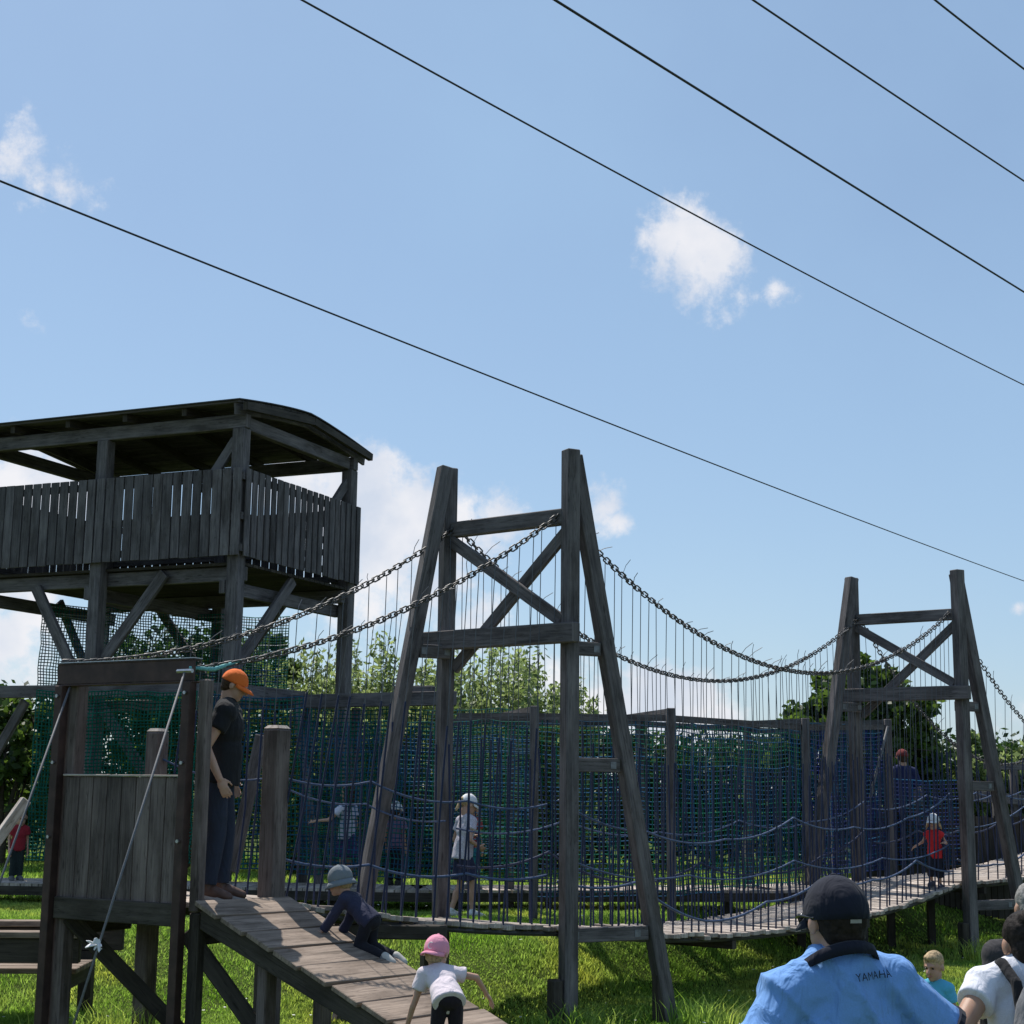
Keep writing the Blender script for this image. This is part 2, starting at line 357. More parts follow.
# long tufts at feet of posts
tp = []
for (px, py_, n_, s_) in ((-3.25, 10.75, 500, .35), (-2.75, 10.7, 500, .3), (-2.2, 10.6, 300, .25), (-3.9, 11, 300, .3), (.55, 13.0, 260, .2), (1.7, 13.7, 260, .2), (5.6, 18.8, 250, .2), (-1.6, 11.2, 300, .3), (-3.0, 12.4, 250, .25)):
    for _ in range(n_): tp.append((px + random.gauss(0, s_), py_ + random.gauss(0, s_ * .7)))
tp = np.array(tp); n = len(tp); h = RNG.uniform(.10, .30, n); la = RNG.uniform(0, 6.28, n); ln = RNG.uniform(.2, .9, n) * h
b0 = np.stack([tp[:, 0], tp[:, 1], [tz(a, b_) - .01 for a, b_ in tp]], 1); ang = RNG.uniform(0, 6.28, n)
wv = np.stack([np.cos(ang), np.sin(ang), 0 * ang], 1) * .0055; l = np.stack([np.cos(la) * ln, np.sin(la) * ln, h], 1)
m_ = b0 + l * np.array([.35, .35, .65]); v = np.stack([b0 - wv, b0 + wv, m_ + wv * .8, m_ - wv * .8, b0 + l], 1); i = np.arange(n) * 5
tag(link('long_grass', npmesh('long_grass', v.reshape(-1, 3), np.concatenate([np.stack([i, i + 1, i + 2], 1), np.stack([i, i + 2, i + 3], 1), np.stack([i + 3, i + 2, i + 4], 1)]), GRASSM)), 'long unmown grass tufts around the timber feet', 'grass', kind='stuff')
fl = []
for _ in range(420):
    y = random.uniform(10, 20); x = random.uniform(-.34, .34) * y
    if inpoly(x, y): continue
    fl.append((x, y, tz(x, y) + random.uniform(.06, .13)))
fl = np.array(fl); n = len(fl); d = rnd_unit(n); d[:, 2] *= .3; e = np.cross(d, np.array([0, 0, 1.0]) + .2 * rnd_unit(n)); sz = RNG.uniform(.008, .02, (n, 1))
v, f = leafquads(fl, d * sz, e * sz)
tag(link('lawn_flowers', npmesh('lawn_flowers', v, f, WHITE)), 'tiny white clover flowers dotted over the lawn', 'flowers', kind='stuff')

# ------------------------------------------------------------------ power lines
def cable(p0, pm, p1, r, label, tmax):
    A = atz(*p0, 8.5); B = atz(*p1, 8.5)
    d = ray(*pm); nrm = V((B.y - A.y, -(B.x - A.x), 0)); k = (A - EYE).dot(nrm) / d.dot(nrm); Mi = EYE + d * k
    h = V((B.x - A.x, B.y - A.y, 0)); tm = V((Mi.x - A.x, Mi.y - A.y, 0)).dot(h) / h.dot(h)
    c = min(.35, max(.02, (Mi.z - (A.z + (B.z - A.z) * tm)) / (tm * (tm - 1))))
    pts = []
    for i in range(81):
        t = -.7 + (tmax + .7) * i / 80
        pts.append(A + (B - A) * t + V((0, 0, c * t * (t - 1))))
    tag(MB().tube(pts, r, 8).build('power_line', CABLE, smooth=True, origin=pts[0]), label, 'power line', 'power lines crossing the sky')
cable((0, 181), (488, 381), (1024, 581), .0135, 'lowest black power line, crossing the whole sky from left edge to right', 1.7)
cable((302, 0), (630, 180), (1024, 385), .0095, 'thin black power line passing just above the small round cloud', 2.1)
cable((555, 0), (800, 153), (1024, 292), .012, 'thicker black power line leaving the top edge near the middle', 2.6)
cable((753, 0), (892, 93), (1024, 181), .009, 'thin black power line in the upper right sky, between two others', 3.2)
cable((935, 0), (980, 35), (1024, 69), .009, 'shortest black power line, cutting only the top right corner', 4.2)

# ------------------------------------------------------------------ bridge layout
v_ = V((-.785, .62, 0)).normalized(); v2 = V((-.80, .6, 0)); v0 = V((-.86, .5, 0)).normalized(); u0 = V((.5, .86, 0)).normalized()
PN = V((.51, 13.2, 0)); PF = PN + v_ * 1.40
QN = V((5.58, 19.1, 0)); QF = QN + v2 * 1.42
RN = V((9.6, 23.6, 0)); RF = RN + v2 * 1.42
GR = V((-2.32, 11.2, 0)); GL = GR + v0 * 1.28
PLZ = 1.12
PPN = GR + u0 * .92 - v0 * .085; PPF = PPN + v0 * 1.22
ad = V((.88, .47, 0)).normalized()

def bridge_tower(PN, PF, vv, zap, zb1, zb2, zr, label, ad, w=.126):
    g = 'A-frame suspension bridge towers'
    t = thing('bridge_tower', (PN.x, PN.y, tz(PN.x, PN.y)), label, 'bridge tower', g)
    def leg(p, q, side=ad, taper=None): MB().beam(p, q, w, w, side).build('leg', WOOD, t, .008)
    zg = lambda p: tz(p.x, p.y) - .15
    for (P, sg) in ((PN, 1), (PF, -1)):
        foot = P + ad * sg * (1.16 if sg > 0 else 1.05)
        off = vv * sg * (w + .004)
        leg(V((P.x, P.y, zg(P))), V((P.x, P.y, zap)))
        f2 = foot + off; top = P + off + ad * sg * (w + .022)
        leg(V((f2.x, f2.y, zg(f2))), V((top.x, top.y, zap - .02)))
        for z in (zr if sg > 0 else (zr[0], zr[2])):
            k = (z - zg(f2)) / (zap - zg(f2)); e = f2.lerp(top, k)
            a = V((P.x, P.y, z)) + off * 1.0 + ad * sg * .075; e = V((e.x, e.y, z)) - ad * sg * .075
            if (e - a).dot(ad * sg) > .05:
                MB().beam(a - off * .0, e, .07, .12).build('rung', WOOD, t, .006)
                cn = V((.47, -.88, 0)) * .038
                for w_ in (.12, .86):
                    c = a.lerp(e, w_) + cn; MB().beam(c - ad * .028, c + ad * .028, .004, .06).build('bracket', DULL, t)
        for q in (P, f2):
            s0 = q - ad * .125
            MB().beam(V((s0.x, s0.y, zg(q))), V((s0.x, s0.y, tz(q.x, q.y) + .42)), .10, .11, ad).build('foot_stub', WOODD, t, .012)
    a = V((PN.x, PN.y, 0)) + vv * (w / 2 + .002); b_ = V((PF.x, PF.y, 0)) - vv * (w / 2 + .002)
    up = V((0, 0, 1))
    MB().beam(a + up * zb1, b_ + up * zb1, .09, .14).build('crossbeam', WOOD, t, .008)
    a2 = a - ad * (w / 2 + .055) - vv * .26; b2 = b_ - ad * (w / 2 + .055) + vv * .2
    MB().beam(a2 + up * zb2, b2 + up * zb2, .11, .17).build('crossbeam', WOOD, t, .008)
    MB().beam(b_ - ad * .025 + up * (zb1 - .10), a - ad * .025 + up * (zb2 + .12), .045, .11).build('cross_brace', WOOD, t, .006)
    MB().beam(b_ + ad * .03 + up * (zb2 - .25), a + ad * .03 + up * (zb1 - .12), .045, .11).build('cross_brace', WOOD, t, .006)
    return t
zapN = at(572, 450, 13.2).z; zb1N = at(566, 516, 13.2).z; zb2N = at(566, 634, 13.2).z
bridge_tower(PN, PF, v_, zapN, zb1N, zb2N, (at(590, 643, 13.4).z - .05, at(590, 765, 13.5).z, at(590, 934, 13.5).z),
             'nearer weathered timber A-frame bridge tower, standing in the middle of the lawn', ad)
zapF = at(955, 570, 19.1).z; zb1F = at(955, 614, 19.1).z; zb2F = at(955, 693, 19.1).z
bridge_tower(QN, QF, v2, zapF, zb1F, zb2F, (at(970, 702, 19.2).z - .05, at(985, 786, 19.3).z, at(985, 905, 19.4).z),
             'farther timber A-frame bridge tower, behind the man with the navy cap', ad, .132)

# deck, chains, hangers
br = thing('suspension_bridge', (.2, 13.6, tz(.2, 13.6)), 'long sagging plank suspension bridge hung from chains and blue ropes between timber towers', 'suspension bridge')
spansE = [(PPN + v0 * .1, PN + v_ * .14, PLZ - .02, .80, .05), (PN + v_ * .14, QN + v2 * .16, .80, .87, .26), (QN + v2 * .16, RN + v2 * .16, .87, 1.25, .12)]
spansF = [(PPF - v0 * .05, PF - v_ * .14, PLZ - .02, .80, .05), (PF - v_ * .14, QF - v2 * .16, .80, .87, .26), (QF - v2 * .16, RF - v2 * .16, .87, 1.25, .12)]
def dk(sp, t):
    a, b_, za, zb, sg = sp; p = a.lerp(b_, t); p = p.copy(); p.z = za + (zb - za) * t - sg * 4 * t * (1 - t); return p
for si in range(3):
    L = (spansE[si][1] - spansE[si][0]).length; n = int(L / .125); mb = MB()
    for k in range(n):
        t = (k + .5) / n; e = dk(spansE[si], t); f_ = dk(spansF[si], t); j = random.gauss(0, .009)
        dd = (f_ - e).normalized(); ov = .06 + random.uniform(-.02, .035)
        nrm = (dk(spansE[si], min(1, t + .02)) - dk(spansE[si], max(0, t - .02))).normalized()
        mb.beam(e - dd * ov + V((0, 0, j)), f_ + dd * ov + V((0, 0, -j * .6)), .112, .04, nrm)
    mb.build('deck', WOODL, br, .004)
    for sp in (spansE[si], spansF[si]):
        c = MB(); c.tube([dk(sp, i / 24) - V((0, 0, .045)) for i in range(25)], .022, 6); c.build('deck_cable', CHAIN, br)
e = at(375, 932, 12.35); f_ = at(447, 932.5, 12.55)
MB().beam(e + V((-.9, .1, 0)), f_, .12, .11).build('support_beam', WOODD, br, .008)
for k, t in ((1, .35), (1, .7), (2, .12)):
    e = dk(spansE[k], t); f_ = dk(spansF[k], t); dd = (f_ - e).normalized()
    MB().beam(e - dd * .03 - V((0, 0, .10)), f_ - V((0, 0, .10)), .08, .08).build('support_beam', WOODD, br)
# chains (plan line, ends, sag)
zGR = at(200, 668, 11.2).z; zGL = at(62, 664, 12.0).z; zN = at(566, 512, 13.2).z; zF_ = zN - .01; zQ = at(945, 611, 19.1).z
chE = [(GR + V((.05, .05, 0)), PN + v_ * .1, zGR, zN, .24), (PN + v_ * .1, QN + v2 * .1, zN, zQ, 1.06), (QN + v2 * .1, RN, zQ, zQ - 1.5, .9)]
chF = [(GL, PF - v_ * .1, zGL, zF_, .30), (PF - v_ * .1, QF - v2 * .1, zF_, zQ, 1.10), (QF - v2 * .1, RF, zQ, zQ - 1.5, .9)]
def chain(sp):
    L = sum((dk(sp, (i + 1) / 60) - dk(sp, i / 60)).length for i in range(60)); n = int(L / .060); mb = MB()
    tilt = 0
    for k in range(n):
        p = dk(sp, (k + .5) / n); d = (dk(sp, min(1, (k + .9) / n)) - dk(sp, max(0, (k + .1) / n))).normalized()
        s = d.cross(V((0, 0, 1))).normalized(); w = s.cross(d)
        ang = (R(35) if k % 2 else R(-55)) + random.gauss(0, .12); x = s * math.cos(ang) + w * math.sin(ang)
        pts = []
        for j in range(11):
            a = 2 * math.pi * j / 10; cx = math.cos(a); sx = math.sin(a)
            pts.append(p + d * (cx * .020 + (.022 if cx > 0 else -.022)) + x * (sx * .023))
        mb.tube(pts, .0072, 5, cap=False)
    return mb
for sp in chE + chF: chain(sp).build('chain', CHAIN, br, smooth=True)
# hangers
H = []
def hanger(side, si, t):
    cs = (chE, chF)[side][si]; ds = (spansE, spansF)[side][si]
    if si == 0: tc_ = .27 + .73 * t
    else: tc_ = t
    top = dk(cs, tc_); bot = dk(ds, t); top = top + V((random.gauss(0, .008), random.gauss(0, .008), -.02))
    bot = bot + V((random.gauss(0, .012), random.gauss(0, .012), -.03))
    zt = min(bot.z + 1.62 + random.gauss(0, .05), top.z - .15); k = (zt - bot.z) / (top.z - bot.z); mid = bot.lerp(top, k)
    H.append((bot, mid, top))
for side in (0, 1):
    for si, n in ((0, 19), (1, 56), (2, 24)):
        for k in range(n):
            t = (k + .5 + random.uniform(-.18, .18)) / n
            hanger(side, si, t)
H.sort(key=lambda h: h[0].y)
def add_hanger(mb, h):
    bot, mid, top = h; j = V((random.gauss(0, .012), random.gauss(0, .012), 0))
    mb.tube([bot, bot.lerp(mid, .5) + j, mid], .0095, 5, mi=0)
    mb.tube([mid, top], .0036, 4, mi=1)
    tl = random.choice((0, 0, .1, .14, .2)); 
    if tl:
        d = V((random.uniform(-.2, .9), random.uniform(-.3, .3), random.uniform(.3, 1))).normalized()
        mb.tube([top, top + d * tl * .6, top + d * tl + V((.02, 0, -.01))], .0032, 4, mi=1)
for h in H[:98]:
    mb = MB(); add_hanger(mb, h); mb.build('hanger_rope', [BLUE, WIRE], br)
mb = MB()
for h in H[98:]: add_hanger(mb, h)
tag(mb.build('hanger_rope', [BLUE, WIRE], br), kind='stuff')
# hand ropes
def hand_rope(side, spans, h0, amp, step, mat, r=.013, seed=0, cut=(0, 1)):
    rr = random.Random(seed)
    for si in spans:
        ds = (spansE, spansF)[side][si]; L = (ds[1] - ds[0]).length; n = max(3, int(L / step)); K = [(i / n, h0 + rr.uniform(-amp, amp)) for i in range(n + 1)]
        pts = []
        for i in range(n):
            for j in range(8):
                q = j / 8; t = K[i][0] + (K[i + 1][0] - K[i][0]) * q
                if not cut[0] <= t <= cut[1]: continue
                z = K[i][1] + (K[i + 1][1] - K[i][1]) * q - .05 * 4 * q * (1 - q) * step; p = dk(ds, t); p.z += z; pts.append(p + V((.02, -.02, 0)))
        MB().tube(pts, r, 6).build('hand_rope', mat, br, smooth=True)
hand_rope(0, (0, 1, 2), 1.02, .13, 1.2, BLUEL, .010, 3)
hand_rope(0, (1, 2), .72, .22, 1.7, BLUEL, .009, 4)
hand_rope(0, (0, 1, 2), .30, .18, 1.0, BLUEL, .012, 5)
hand_rope(1, (0, 1, 2), .95, .16, 1.4, BLUEL, .009, 6)
hand_rope(1, (1, 2), .55, .15, 1.2, BLUE, .012, 8)
c = dk(chE[0], .0); c2 = dk(chE[0], .10)
MB().tube([GR + V((0, -.02, zGR)), c + V((.1, .06, .0)), c2 + V((0, 0, .01))], [.012, .018, .010], 7).build('tie_rope', TURQ, br, smooth=True)

# ------------------------------------------------------------------ entry platform + gate + ramp
pf = thing('entry_platform', (GR.x, GR.y, tz(GR.x, GR.y)), 'raised timber entry platform with a boarded front panel and capped square posts', 'platform')
up = V((0, 0, 1))
zp0 = at(205, 680, 11.3).z
def post(p, z1, w, side, par, name='post', mat=WOODR, z0=-.2, cap=True):
    MB().beam(V((p.x, p.y, tz(p.x, p.y) + z0)), V((p.x, p.y, z1)), w, w, side).build(name, mat, par, .012)
    if cap:
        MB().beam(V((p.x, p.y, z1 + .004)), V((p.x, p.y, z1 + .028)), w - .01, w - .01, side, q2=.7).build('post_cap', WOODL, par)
pGR = GR + u0 * .085 - v0 * .088; pGL = GL + u0 * .115 - v0 * .05
MB().beam(pGR + up * (PLZ - .06), pGR + up * zp0, .082, .082, v0).build('post', WOODR, pf, .01); MB().beam(pGR + u0 * .02 + up * -.2, pGR + u0 * .02 + up * (PLZ - .066), .09, .09, v0).build('leg', WOODD, pf, .01); post(pGL, at(75, 683, 12.1).z, .125, v0, pf)  # lower leg in darker wood: shade below the platform put into its colour
post(PPN, at(276, 729, PPN.y).z, .155, v0, pf); post(PPF, at(157, 732, PPF.y).z, .135, v0, pf)
# panel: boards across the front (between the gate posts)
mb = MB(); nb = 8; zt = at(120, 777, 11.55).z; zb = PLZ - .055
wv = (GL - GR).length - .13
for k in range(nb):
    c = GR + v0 * (.065 + wv * (k + .5) / nb) + u0 * .045
    mb.beam(c + up * (zb + random.uniform(0, .01)), c + up * (zt + random.uniform(-.006, .006)), wv / nb - .007, .024, v0)
mb.build('front_panel', WOODR, pf, .003)
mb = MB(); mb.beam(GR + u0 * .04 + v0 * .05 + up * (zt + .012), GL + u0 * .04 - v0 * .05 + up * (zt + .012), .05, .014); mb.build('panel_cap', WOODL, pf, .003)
# floor
mb = MB()
for k in range(8):
    t = (k + .5) / 8; c = GR + u0 * (.84 * t + .14)
    mb.beam(c - v0 * .06 + up * (PLZ - .02), c + v0 * 1.38 + up * (PLZ - .02), .115, .04)
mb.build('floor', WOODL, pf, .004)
for o_ in (.035, .86):
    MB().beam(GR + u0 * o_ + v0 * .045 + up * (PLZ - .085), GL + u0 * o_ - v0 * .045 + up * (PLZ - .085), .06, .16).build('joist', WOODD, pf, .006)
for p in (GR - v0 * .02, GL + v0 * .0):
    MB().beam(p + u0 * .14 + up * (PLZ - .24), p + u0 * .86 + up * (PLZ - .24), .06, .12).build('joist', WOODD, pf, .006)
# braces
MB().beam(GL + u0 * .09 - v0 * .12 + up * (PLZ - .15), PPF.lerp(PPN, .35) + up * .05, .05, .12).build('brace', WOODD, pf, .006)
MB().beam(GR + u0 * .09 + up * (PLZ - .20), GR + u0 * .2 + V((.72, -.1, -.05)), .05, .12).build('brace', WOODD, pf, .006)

gt = thing('steel_gate', (GR.x, GR.y, tz(GR.x, GR.y)), 'rusty brown steel gate frame carrying the chain ends above the platform panel', 'gate frame')
zg1 = at(190, 682, 11.2).z
for P in (GR, GL):
    MB().beam(V((P.x, P.y, -.25)), V((P.x, P.y, zg1)), .075, .075, v0).build('gate_post', RUST, gt, .004)
    for z in (1.55, 2.1, 2.6):
        c = V((P.x, P.y, z)) - u0 * .04; MB().tube([c, c - u0 * .014], .014, 6).build('bolt', STEEL, gt)
a = GR - v0 * .045; b_ = GL + v0 * .045; zgb = zg1 + .085
mb = MB(); mb.beam(a + up * zgb, b_ + up * zgb, .02, .15); mb.beam(a + up * (zgb + .078) + u0 * .03, b_ + up * (zgb + .078) + u0 * .03, .09, .012); mb.beam(a + up * (zgb - .083) + u0 * .03, b_ + up * (zgb - .083) + u0 * .03, .09, .012)
mb.build('top_channel', RUST, gt, .003)
mb = MB(); mb.beam(a + up * (zgb + .089) + u0 * .03, b_ + up * (zgb + .089) + u0 * .03, .10, .006); mb.build('top_edge', STEEL, gt)
def guy(p, q, label, eye=True):
    t = thing('guy_wire', q, label, 'guy wire', 'guy wires of the gate frame')
    d = (q - p).normalized()
    tb = p.lerp(q, .90)
    MB().tube([p, p.lerp(q, .5) - V((0, 0, .01)), tb], .0085, 7).build('wire_rope', ROPEW, t, smooth=True)
    s = d.cross(V((0, 1, 0))).normalized() * .045
    mb = MB(); mb.tube([tb, tb + d * .12 + s, q.lerp(tb, .25) + s], .010, 6); mb.tube([tb, tb + d * .12 - s, q.lerp(tb, .25) - s], .010, 6)
    e = q.lerp(tb, .25); mb.tube([e - s * 1.7, e + s * 1.7], .014, 6); mb.tube([e, q], .018, 6); mb.tube([tb - d * .05, tb + d * .02], .02, 7)
    mb.build('turnbuckle', STEEL, t)
    mb = MB(); e = p - d * .02; x = v0 * .07
    mb.tube([p - x, p + x], .016, 6); mb.build('shackle', STEEL, t)
    return t
gp = at(185, 671, 11.13); gq = at(49, 1046, 9.85); gq.z = tz(gq.x, gq.y) - .05
guy(gp, gq, 'grey steel guy wire crossing in front of the boarded panel with turnbuckle at its foot')
gp2 = at(74, 676, 11.85); gq2 = gp2 + (gq - gp)
guy(gp2, gq2, 'grey steel guy wire running off the left edge from the gate post')
# rag tied to the wire
k = gp.lerp(gq, .655); mb = MB(); rr = random.Random(4)
for i in range(9):
    ang = rr.uniform(0, 6.28); d = V((math.cos(ang) * .8 - .45, rr.uniform(-.6, .3), math.sin(ang) * .6)); Lr = rr.uniform(.03, .085)
    s = V((rr.uniform(-1, 1), rr.uniform(-1, 1), rr.uniform(-1, 1))).normalized() * rr.uniform(.015, .03)
    p0 = k; p1 = k + d * Lr * .6; p2 = k + d * Lr + V((0, 0, rr.uniform(-.02, .02)))
    mb.quad([p0 - s * .3, p0 + s * .3, p1 + s, p1 - s]); mb.quad([p1 - s, p1 + s, p2 + s * .2, p2 - s * .3])
o = mb.build('rag', fabric('white_cloth', (.72, .71, .74)), origin=k); md = o.modifiers.new('thick', 'SOLIDIFY'); md.thickness = .006
tag(o, 'crumpled white rag knotted on the guy wire below the panel', 'rag')

# ramp
rd = V((.79, -.61, 0)).normalized(); rp = V((.68, .73, 0)).normalized(); RS = .335
R0 = V((-2.19, 11.2, PLZ + .005)); RW = .76; RL = 3.3
rdir = V((rd.x, rd.y, -RS)).normalized()
def rampz(x, y): return R0.z - RS * (V((x, y, 0)) - V((R0.x, R0.y, 0))).dot(rd)
def on_ramp(px, py):
    d = ray(px, py); n_ = V((rd.x * RS, rd.y * RS, 1)); k = (R0 - EYE).dot(n_) / d.dot(n_); return EYE + d * k
rm = thing('ramp', (R0.x, R0.y, tz(R0.x, R0.y)), 'wide plank ramp sloping down from the platform to the lawn', 'ramp')
Ls = RL * math.sqrt(1 + RS * RS); pw = .283; n = int(Ls / pw)
for k in range(n):
    c = R0 + rdir * (pw * (k + .5)); j = random.gauss(0, .004)
    MB().beam(c - rp * (.03 + random.uniform(0, .015)) + up * j, c + rp * (RW + .03 + random.uniform(0, .015)), pw - .016 - random.uniform(0, .008), .035, rdir).build('plank', WOODP, rm, .005)
dn = up * .10
for o_ in (.05, RW - .05):
    MB().beam(R0 + rp * o_ - dn, R0 + rp * o_ + rdir * (Ls - .1) - dn, .06, .15).build('stringer', WOODD, rm, .006)
for t, o_ in ((.62, .13), (.62, RW - .13), (2.1, .13), (2.1, RW - .13)):
    p = R0 + rp * o_ + rdir * t
    MB().beam(V((p.x, p.y, tz(p.x, p.y) - .1)), p - up * .12, .09, .11, rd).build('leg', WOODR, rm, .008)

# ------------------------------------------------------------------ picnic table at left
pt = thing('timber_bench', at(20, 1000, 13.2) * V((1, 1, 0)) if False else V((-4.3, 13.2, tz(-4.3, 13.2))), 'low dark timber bench with wide plank seat on the grass behind the steel gate', 'bench')
ax = V((1, .05, 0)).normalized(); ay = V((-.05, 1, 0)); c0 = V((-4.45, 13.3, 0))
zt_ = at(60, 932, 13.0).z
for k, (o_, zz, w_) in enumerate(((-.55, zt_, .16), (.45, zt_ - .0, .16))):
    MB().beam(c0 + ay * o_ - ax * .95 + up * zz, c0 + ay * o_ + ax * (1.05 if k == 0 else 1.2) + up * zz, w_, .05).build('rail_cap', WOODP, pt, .006)
    MB().beam(c0 + ay * o_ - ax * .93 + up * (zz - .125), c0 + ay * o_ + ax * (1.0 if k == 0 else 1.15) + up * (zz - .125), .09, .19).build('side_beam', WOODD, pt, .006)
mb = MB()
for k in range(4): mb.beam(c0 + ay * (-.36 + .17 * k) - ax * .9 + up * .45, c0 + ay * (-.36 + .17 * k) + ax * .95 + up * .45, .155, .045)
mb.build('seat', WOODP, pt, .006)
for e in (-.75, .85):
    MB().beam(c0 + ax * e - ay * .45 + up * .36, c0 + ax * e + ay * .35 + up * .36, .08, .12).build('seat_bearer', WOODD, pt)
    for o_ in (-.55, .45): MB().beam(c0 + ax * e + ay * o_ + up * -.1, c0 + ax * e + ay * o_ + up * (zt_ - .225), .11, .11).build('leg', WOODD, pt)

# leaning timber at left edge
a = at(-30, 878, 12.6); b_ = at(26, 800, 12.9)
t = thing('timber_prop', V((a.x, a.y, tz(a.x, a.y))), 'pale slanting timber prop at the left edge of the photo', 'timber prop')
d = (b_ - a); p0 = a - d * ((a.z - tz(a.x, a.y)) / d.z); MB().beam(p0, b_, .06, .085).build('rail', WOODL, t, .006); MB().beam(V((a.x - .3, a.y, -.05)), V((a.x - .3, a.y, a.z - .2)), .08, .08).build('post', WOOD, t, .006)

# ------------------------------------------------------------------ watchtower
wt = thing('watchtower', (-3.43, 19, tz(-3.43, 19)), 'tall roofed timber watchtower with a boarded balcony standing at the left', 'watchtower')
fi = R(23.5); dr = V((math.sin(fi), math.cos(fi), 0)); dl = V((-math.cos(fi), math.sin(fi), 0))
W0 = V((-3.43, 19, 0)); LR = 2.78; LM = 2.1; LL = 4.2
ztb = at(236, 424, 19).z; zrt = at(235, 470, 19).z; zrb = at(232, 557, 19).z
WP = lambda l, r_, z: W0 + dl * l + dr * r_ + up * z
pw_ = .17
for l, r_ in ((0, 0), (LM, 0), (LL, 0), (0, LR), (LL, LR), (LM, LR)):
    MB().beam(WP(l, r_, tz(*WP(l, r_, 0).xy) - .2), WP(l, r_, ztb - .06), pw_, pw_, dl).build('post', WOOD, wt, .01)
for r_ in (0, LR):
    MB().beam(WP(-.10, r_, ztb + .03), WP(LL + .10, r_, ztb + .03), .12, .18).build('roof_beam', WOOD, wt, .008)
    MB().beam(WP(-.05, r_ + (.15 if r_ == 0 else -.15), zrb - .19), WP(LL + .05, r_ + (.15 if r_ == 0 else -.15), zrb - .19), .10, .18).build('floor_beam', WOOD, wt, .008)
for l in (0, LL):
    MB().beam(WP(l - (.0 if l == 0 else 0), .10, ztb + .02), WP(l, LR - .10, ztb + .02), .11, .17).build('roof_beam', WOOD, wt, .008)
    MB().beam(WP(l + (.16 if l == 0 else -.16), -.05, zrb - .37), WP(l + (.16 if l == 0 else -.16), LR + .05, zrb - .37), .09, .17).build('floor_beam', WOOD, wt, .008)
MB().beam(WP(LM + .14, -.05, zrb - .37), WP(LM + .14, LR + .05, zrb - .37), .09, .17).build('floor_beam', WOOD, wt, .008)
mb = MB(); nfl = 20
for k in range(nfl):
    r_ = .02 + (LR - .04) * (k + .5) / nfl
    mb.beam(WP(-.06, r_, zrb - .075), WP(LL + .06, r_, zrb - .075), LR / nfl - .016, .035)
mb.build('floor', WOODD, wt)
# railings: boards outside the posts
def railing(l0, r0, l1, r1, outv, nb, gaps=(.012, .02, .024, .028)):
    P = WP(l0, r0, 0) + outv * (pw_ / 2 + .062); Q = WP(l1, r1, 0) + outv * (pw_ / 2 + .062); d = (Q - P); L = d.length; d.normalize(); mb = MB()
    bw = L / nb
    for k in range(nb):
        gp_ = random.choice(gaps); c = P + d * (bw * (k + .5)); j = d * random.gauss(0, .0018)
        mb.beam(c + j + up * (zrb + random.gauss(0, .003)), c - j + up * (zrt + random.gauss(0, .002)), bw - gp_, .022, d)
    mb.build('railing', WOODB, wt, .003)
    for z in (zrb + .10, zrb + .5, zrt - .10):
        MB().beam(P - outv * .032 + up * z, Q - outv * .032 + up * z, .036, .09).build('rail', WOODB, wt)
railing(-.14, 0, LL + .14, 0, -dr, 30); railing(0, -.09, 0, LR + .10, -dl, 20, (.03, .038, .045)); railing(-.1, LR, LL + .14, LR, dr, 30); railing(LL, -.09, LL, LR + .1, dl, 20)
# roof: low gable, ridge along dl
zr0 = ztb + .25; rise = .17; ovl = .13; ovr = .30
rf = MB(); rA, rB = -ovr, LR + ovr
def rprof(r_): u = (r_ - LR / 2) / (LR / 2 + ovr); return zr0 - .03 + (rise + .03) * (1 - abs(u) ** 1.35)
nB = 22
for k in range(nB):
    ra = rA + (rB - rA) * k / nB; rb = rA + (rB - rA) * (k + 1) / nB; za = rprof(ra); zb_ = rprof(rb)
    sd = (WP(0, rb, zb_) - WP(0, ra, za)).normalized()
    rf.beam(WP(-ovl, (ra + rb) / 2, (za + zb_) / 2), WP(LL + ovl, (ra + rb) / 2, (za + zb_) / 2), (rb - ra) - .006, .025, sd)
roof = rf.build('roof', WOOD, wt)
s_ = MB(); nS = 14
for k in range(nS):
    ra = rA - .03 + (rB - rA + .06) * k / nS; rb = rA - .03 + (rB - rA + .06) * (k + 1) / nS; za = rprof(ra) + .018; zb_ = rprof(rb) + .018; th = up * .014
    c = [WP(-ovl - .04, ra, za), WP(-ovl - .04, rb, zb_), WP(LL + ovl + .04, rb, zb_), WP(LL + ovl + .04, ra, za)]
    s_.box8(c + [p_ + th for p_ in c], 4)
s_.build('roofing_felt', ROOFM, roof)
for l in (-ovl + .06, LL + ovl - .06):
    s_ = MB(); nS = 6
    for k in range(nS):
        ra = rA + .03 + (rB - rA - .06) * k / nS; rb = rA + .03 + (rB - rA - .06) * (k + 1) / nS
        s_.beam(WP(l, ra, rprof(ra) - .09), WP(l, rb, rprof(rb) - .09), .035, .145)
    s_.build('fascia', WOOD, roof)
for k in range(6):
    l = -.2 + (LL + .4) * k / 5
    for sgn in (0, 1):
        r_e = -ovr + .06 if sgn == 0 else LR + ovr - .06
        MB().beam(WP(l, r_e, zr0 - .085), WP(l, LR / 2 + (-.004 if sgn == 0 else .004), zr0 + rise - .09), .07, .10).build('rafter', WOODD, roof)
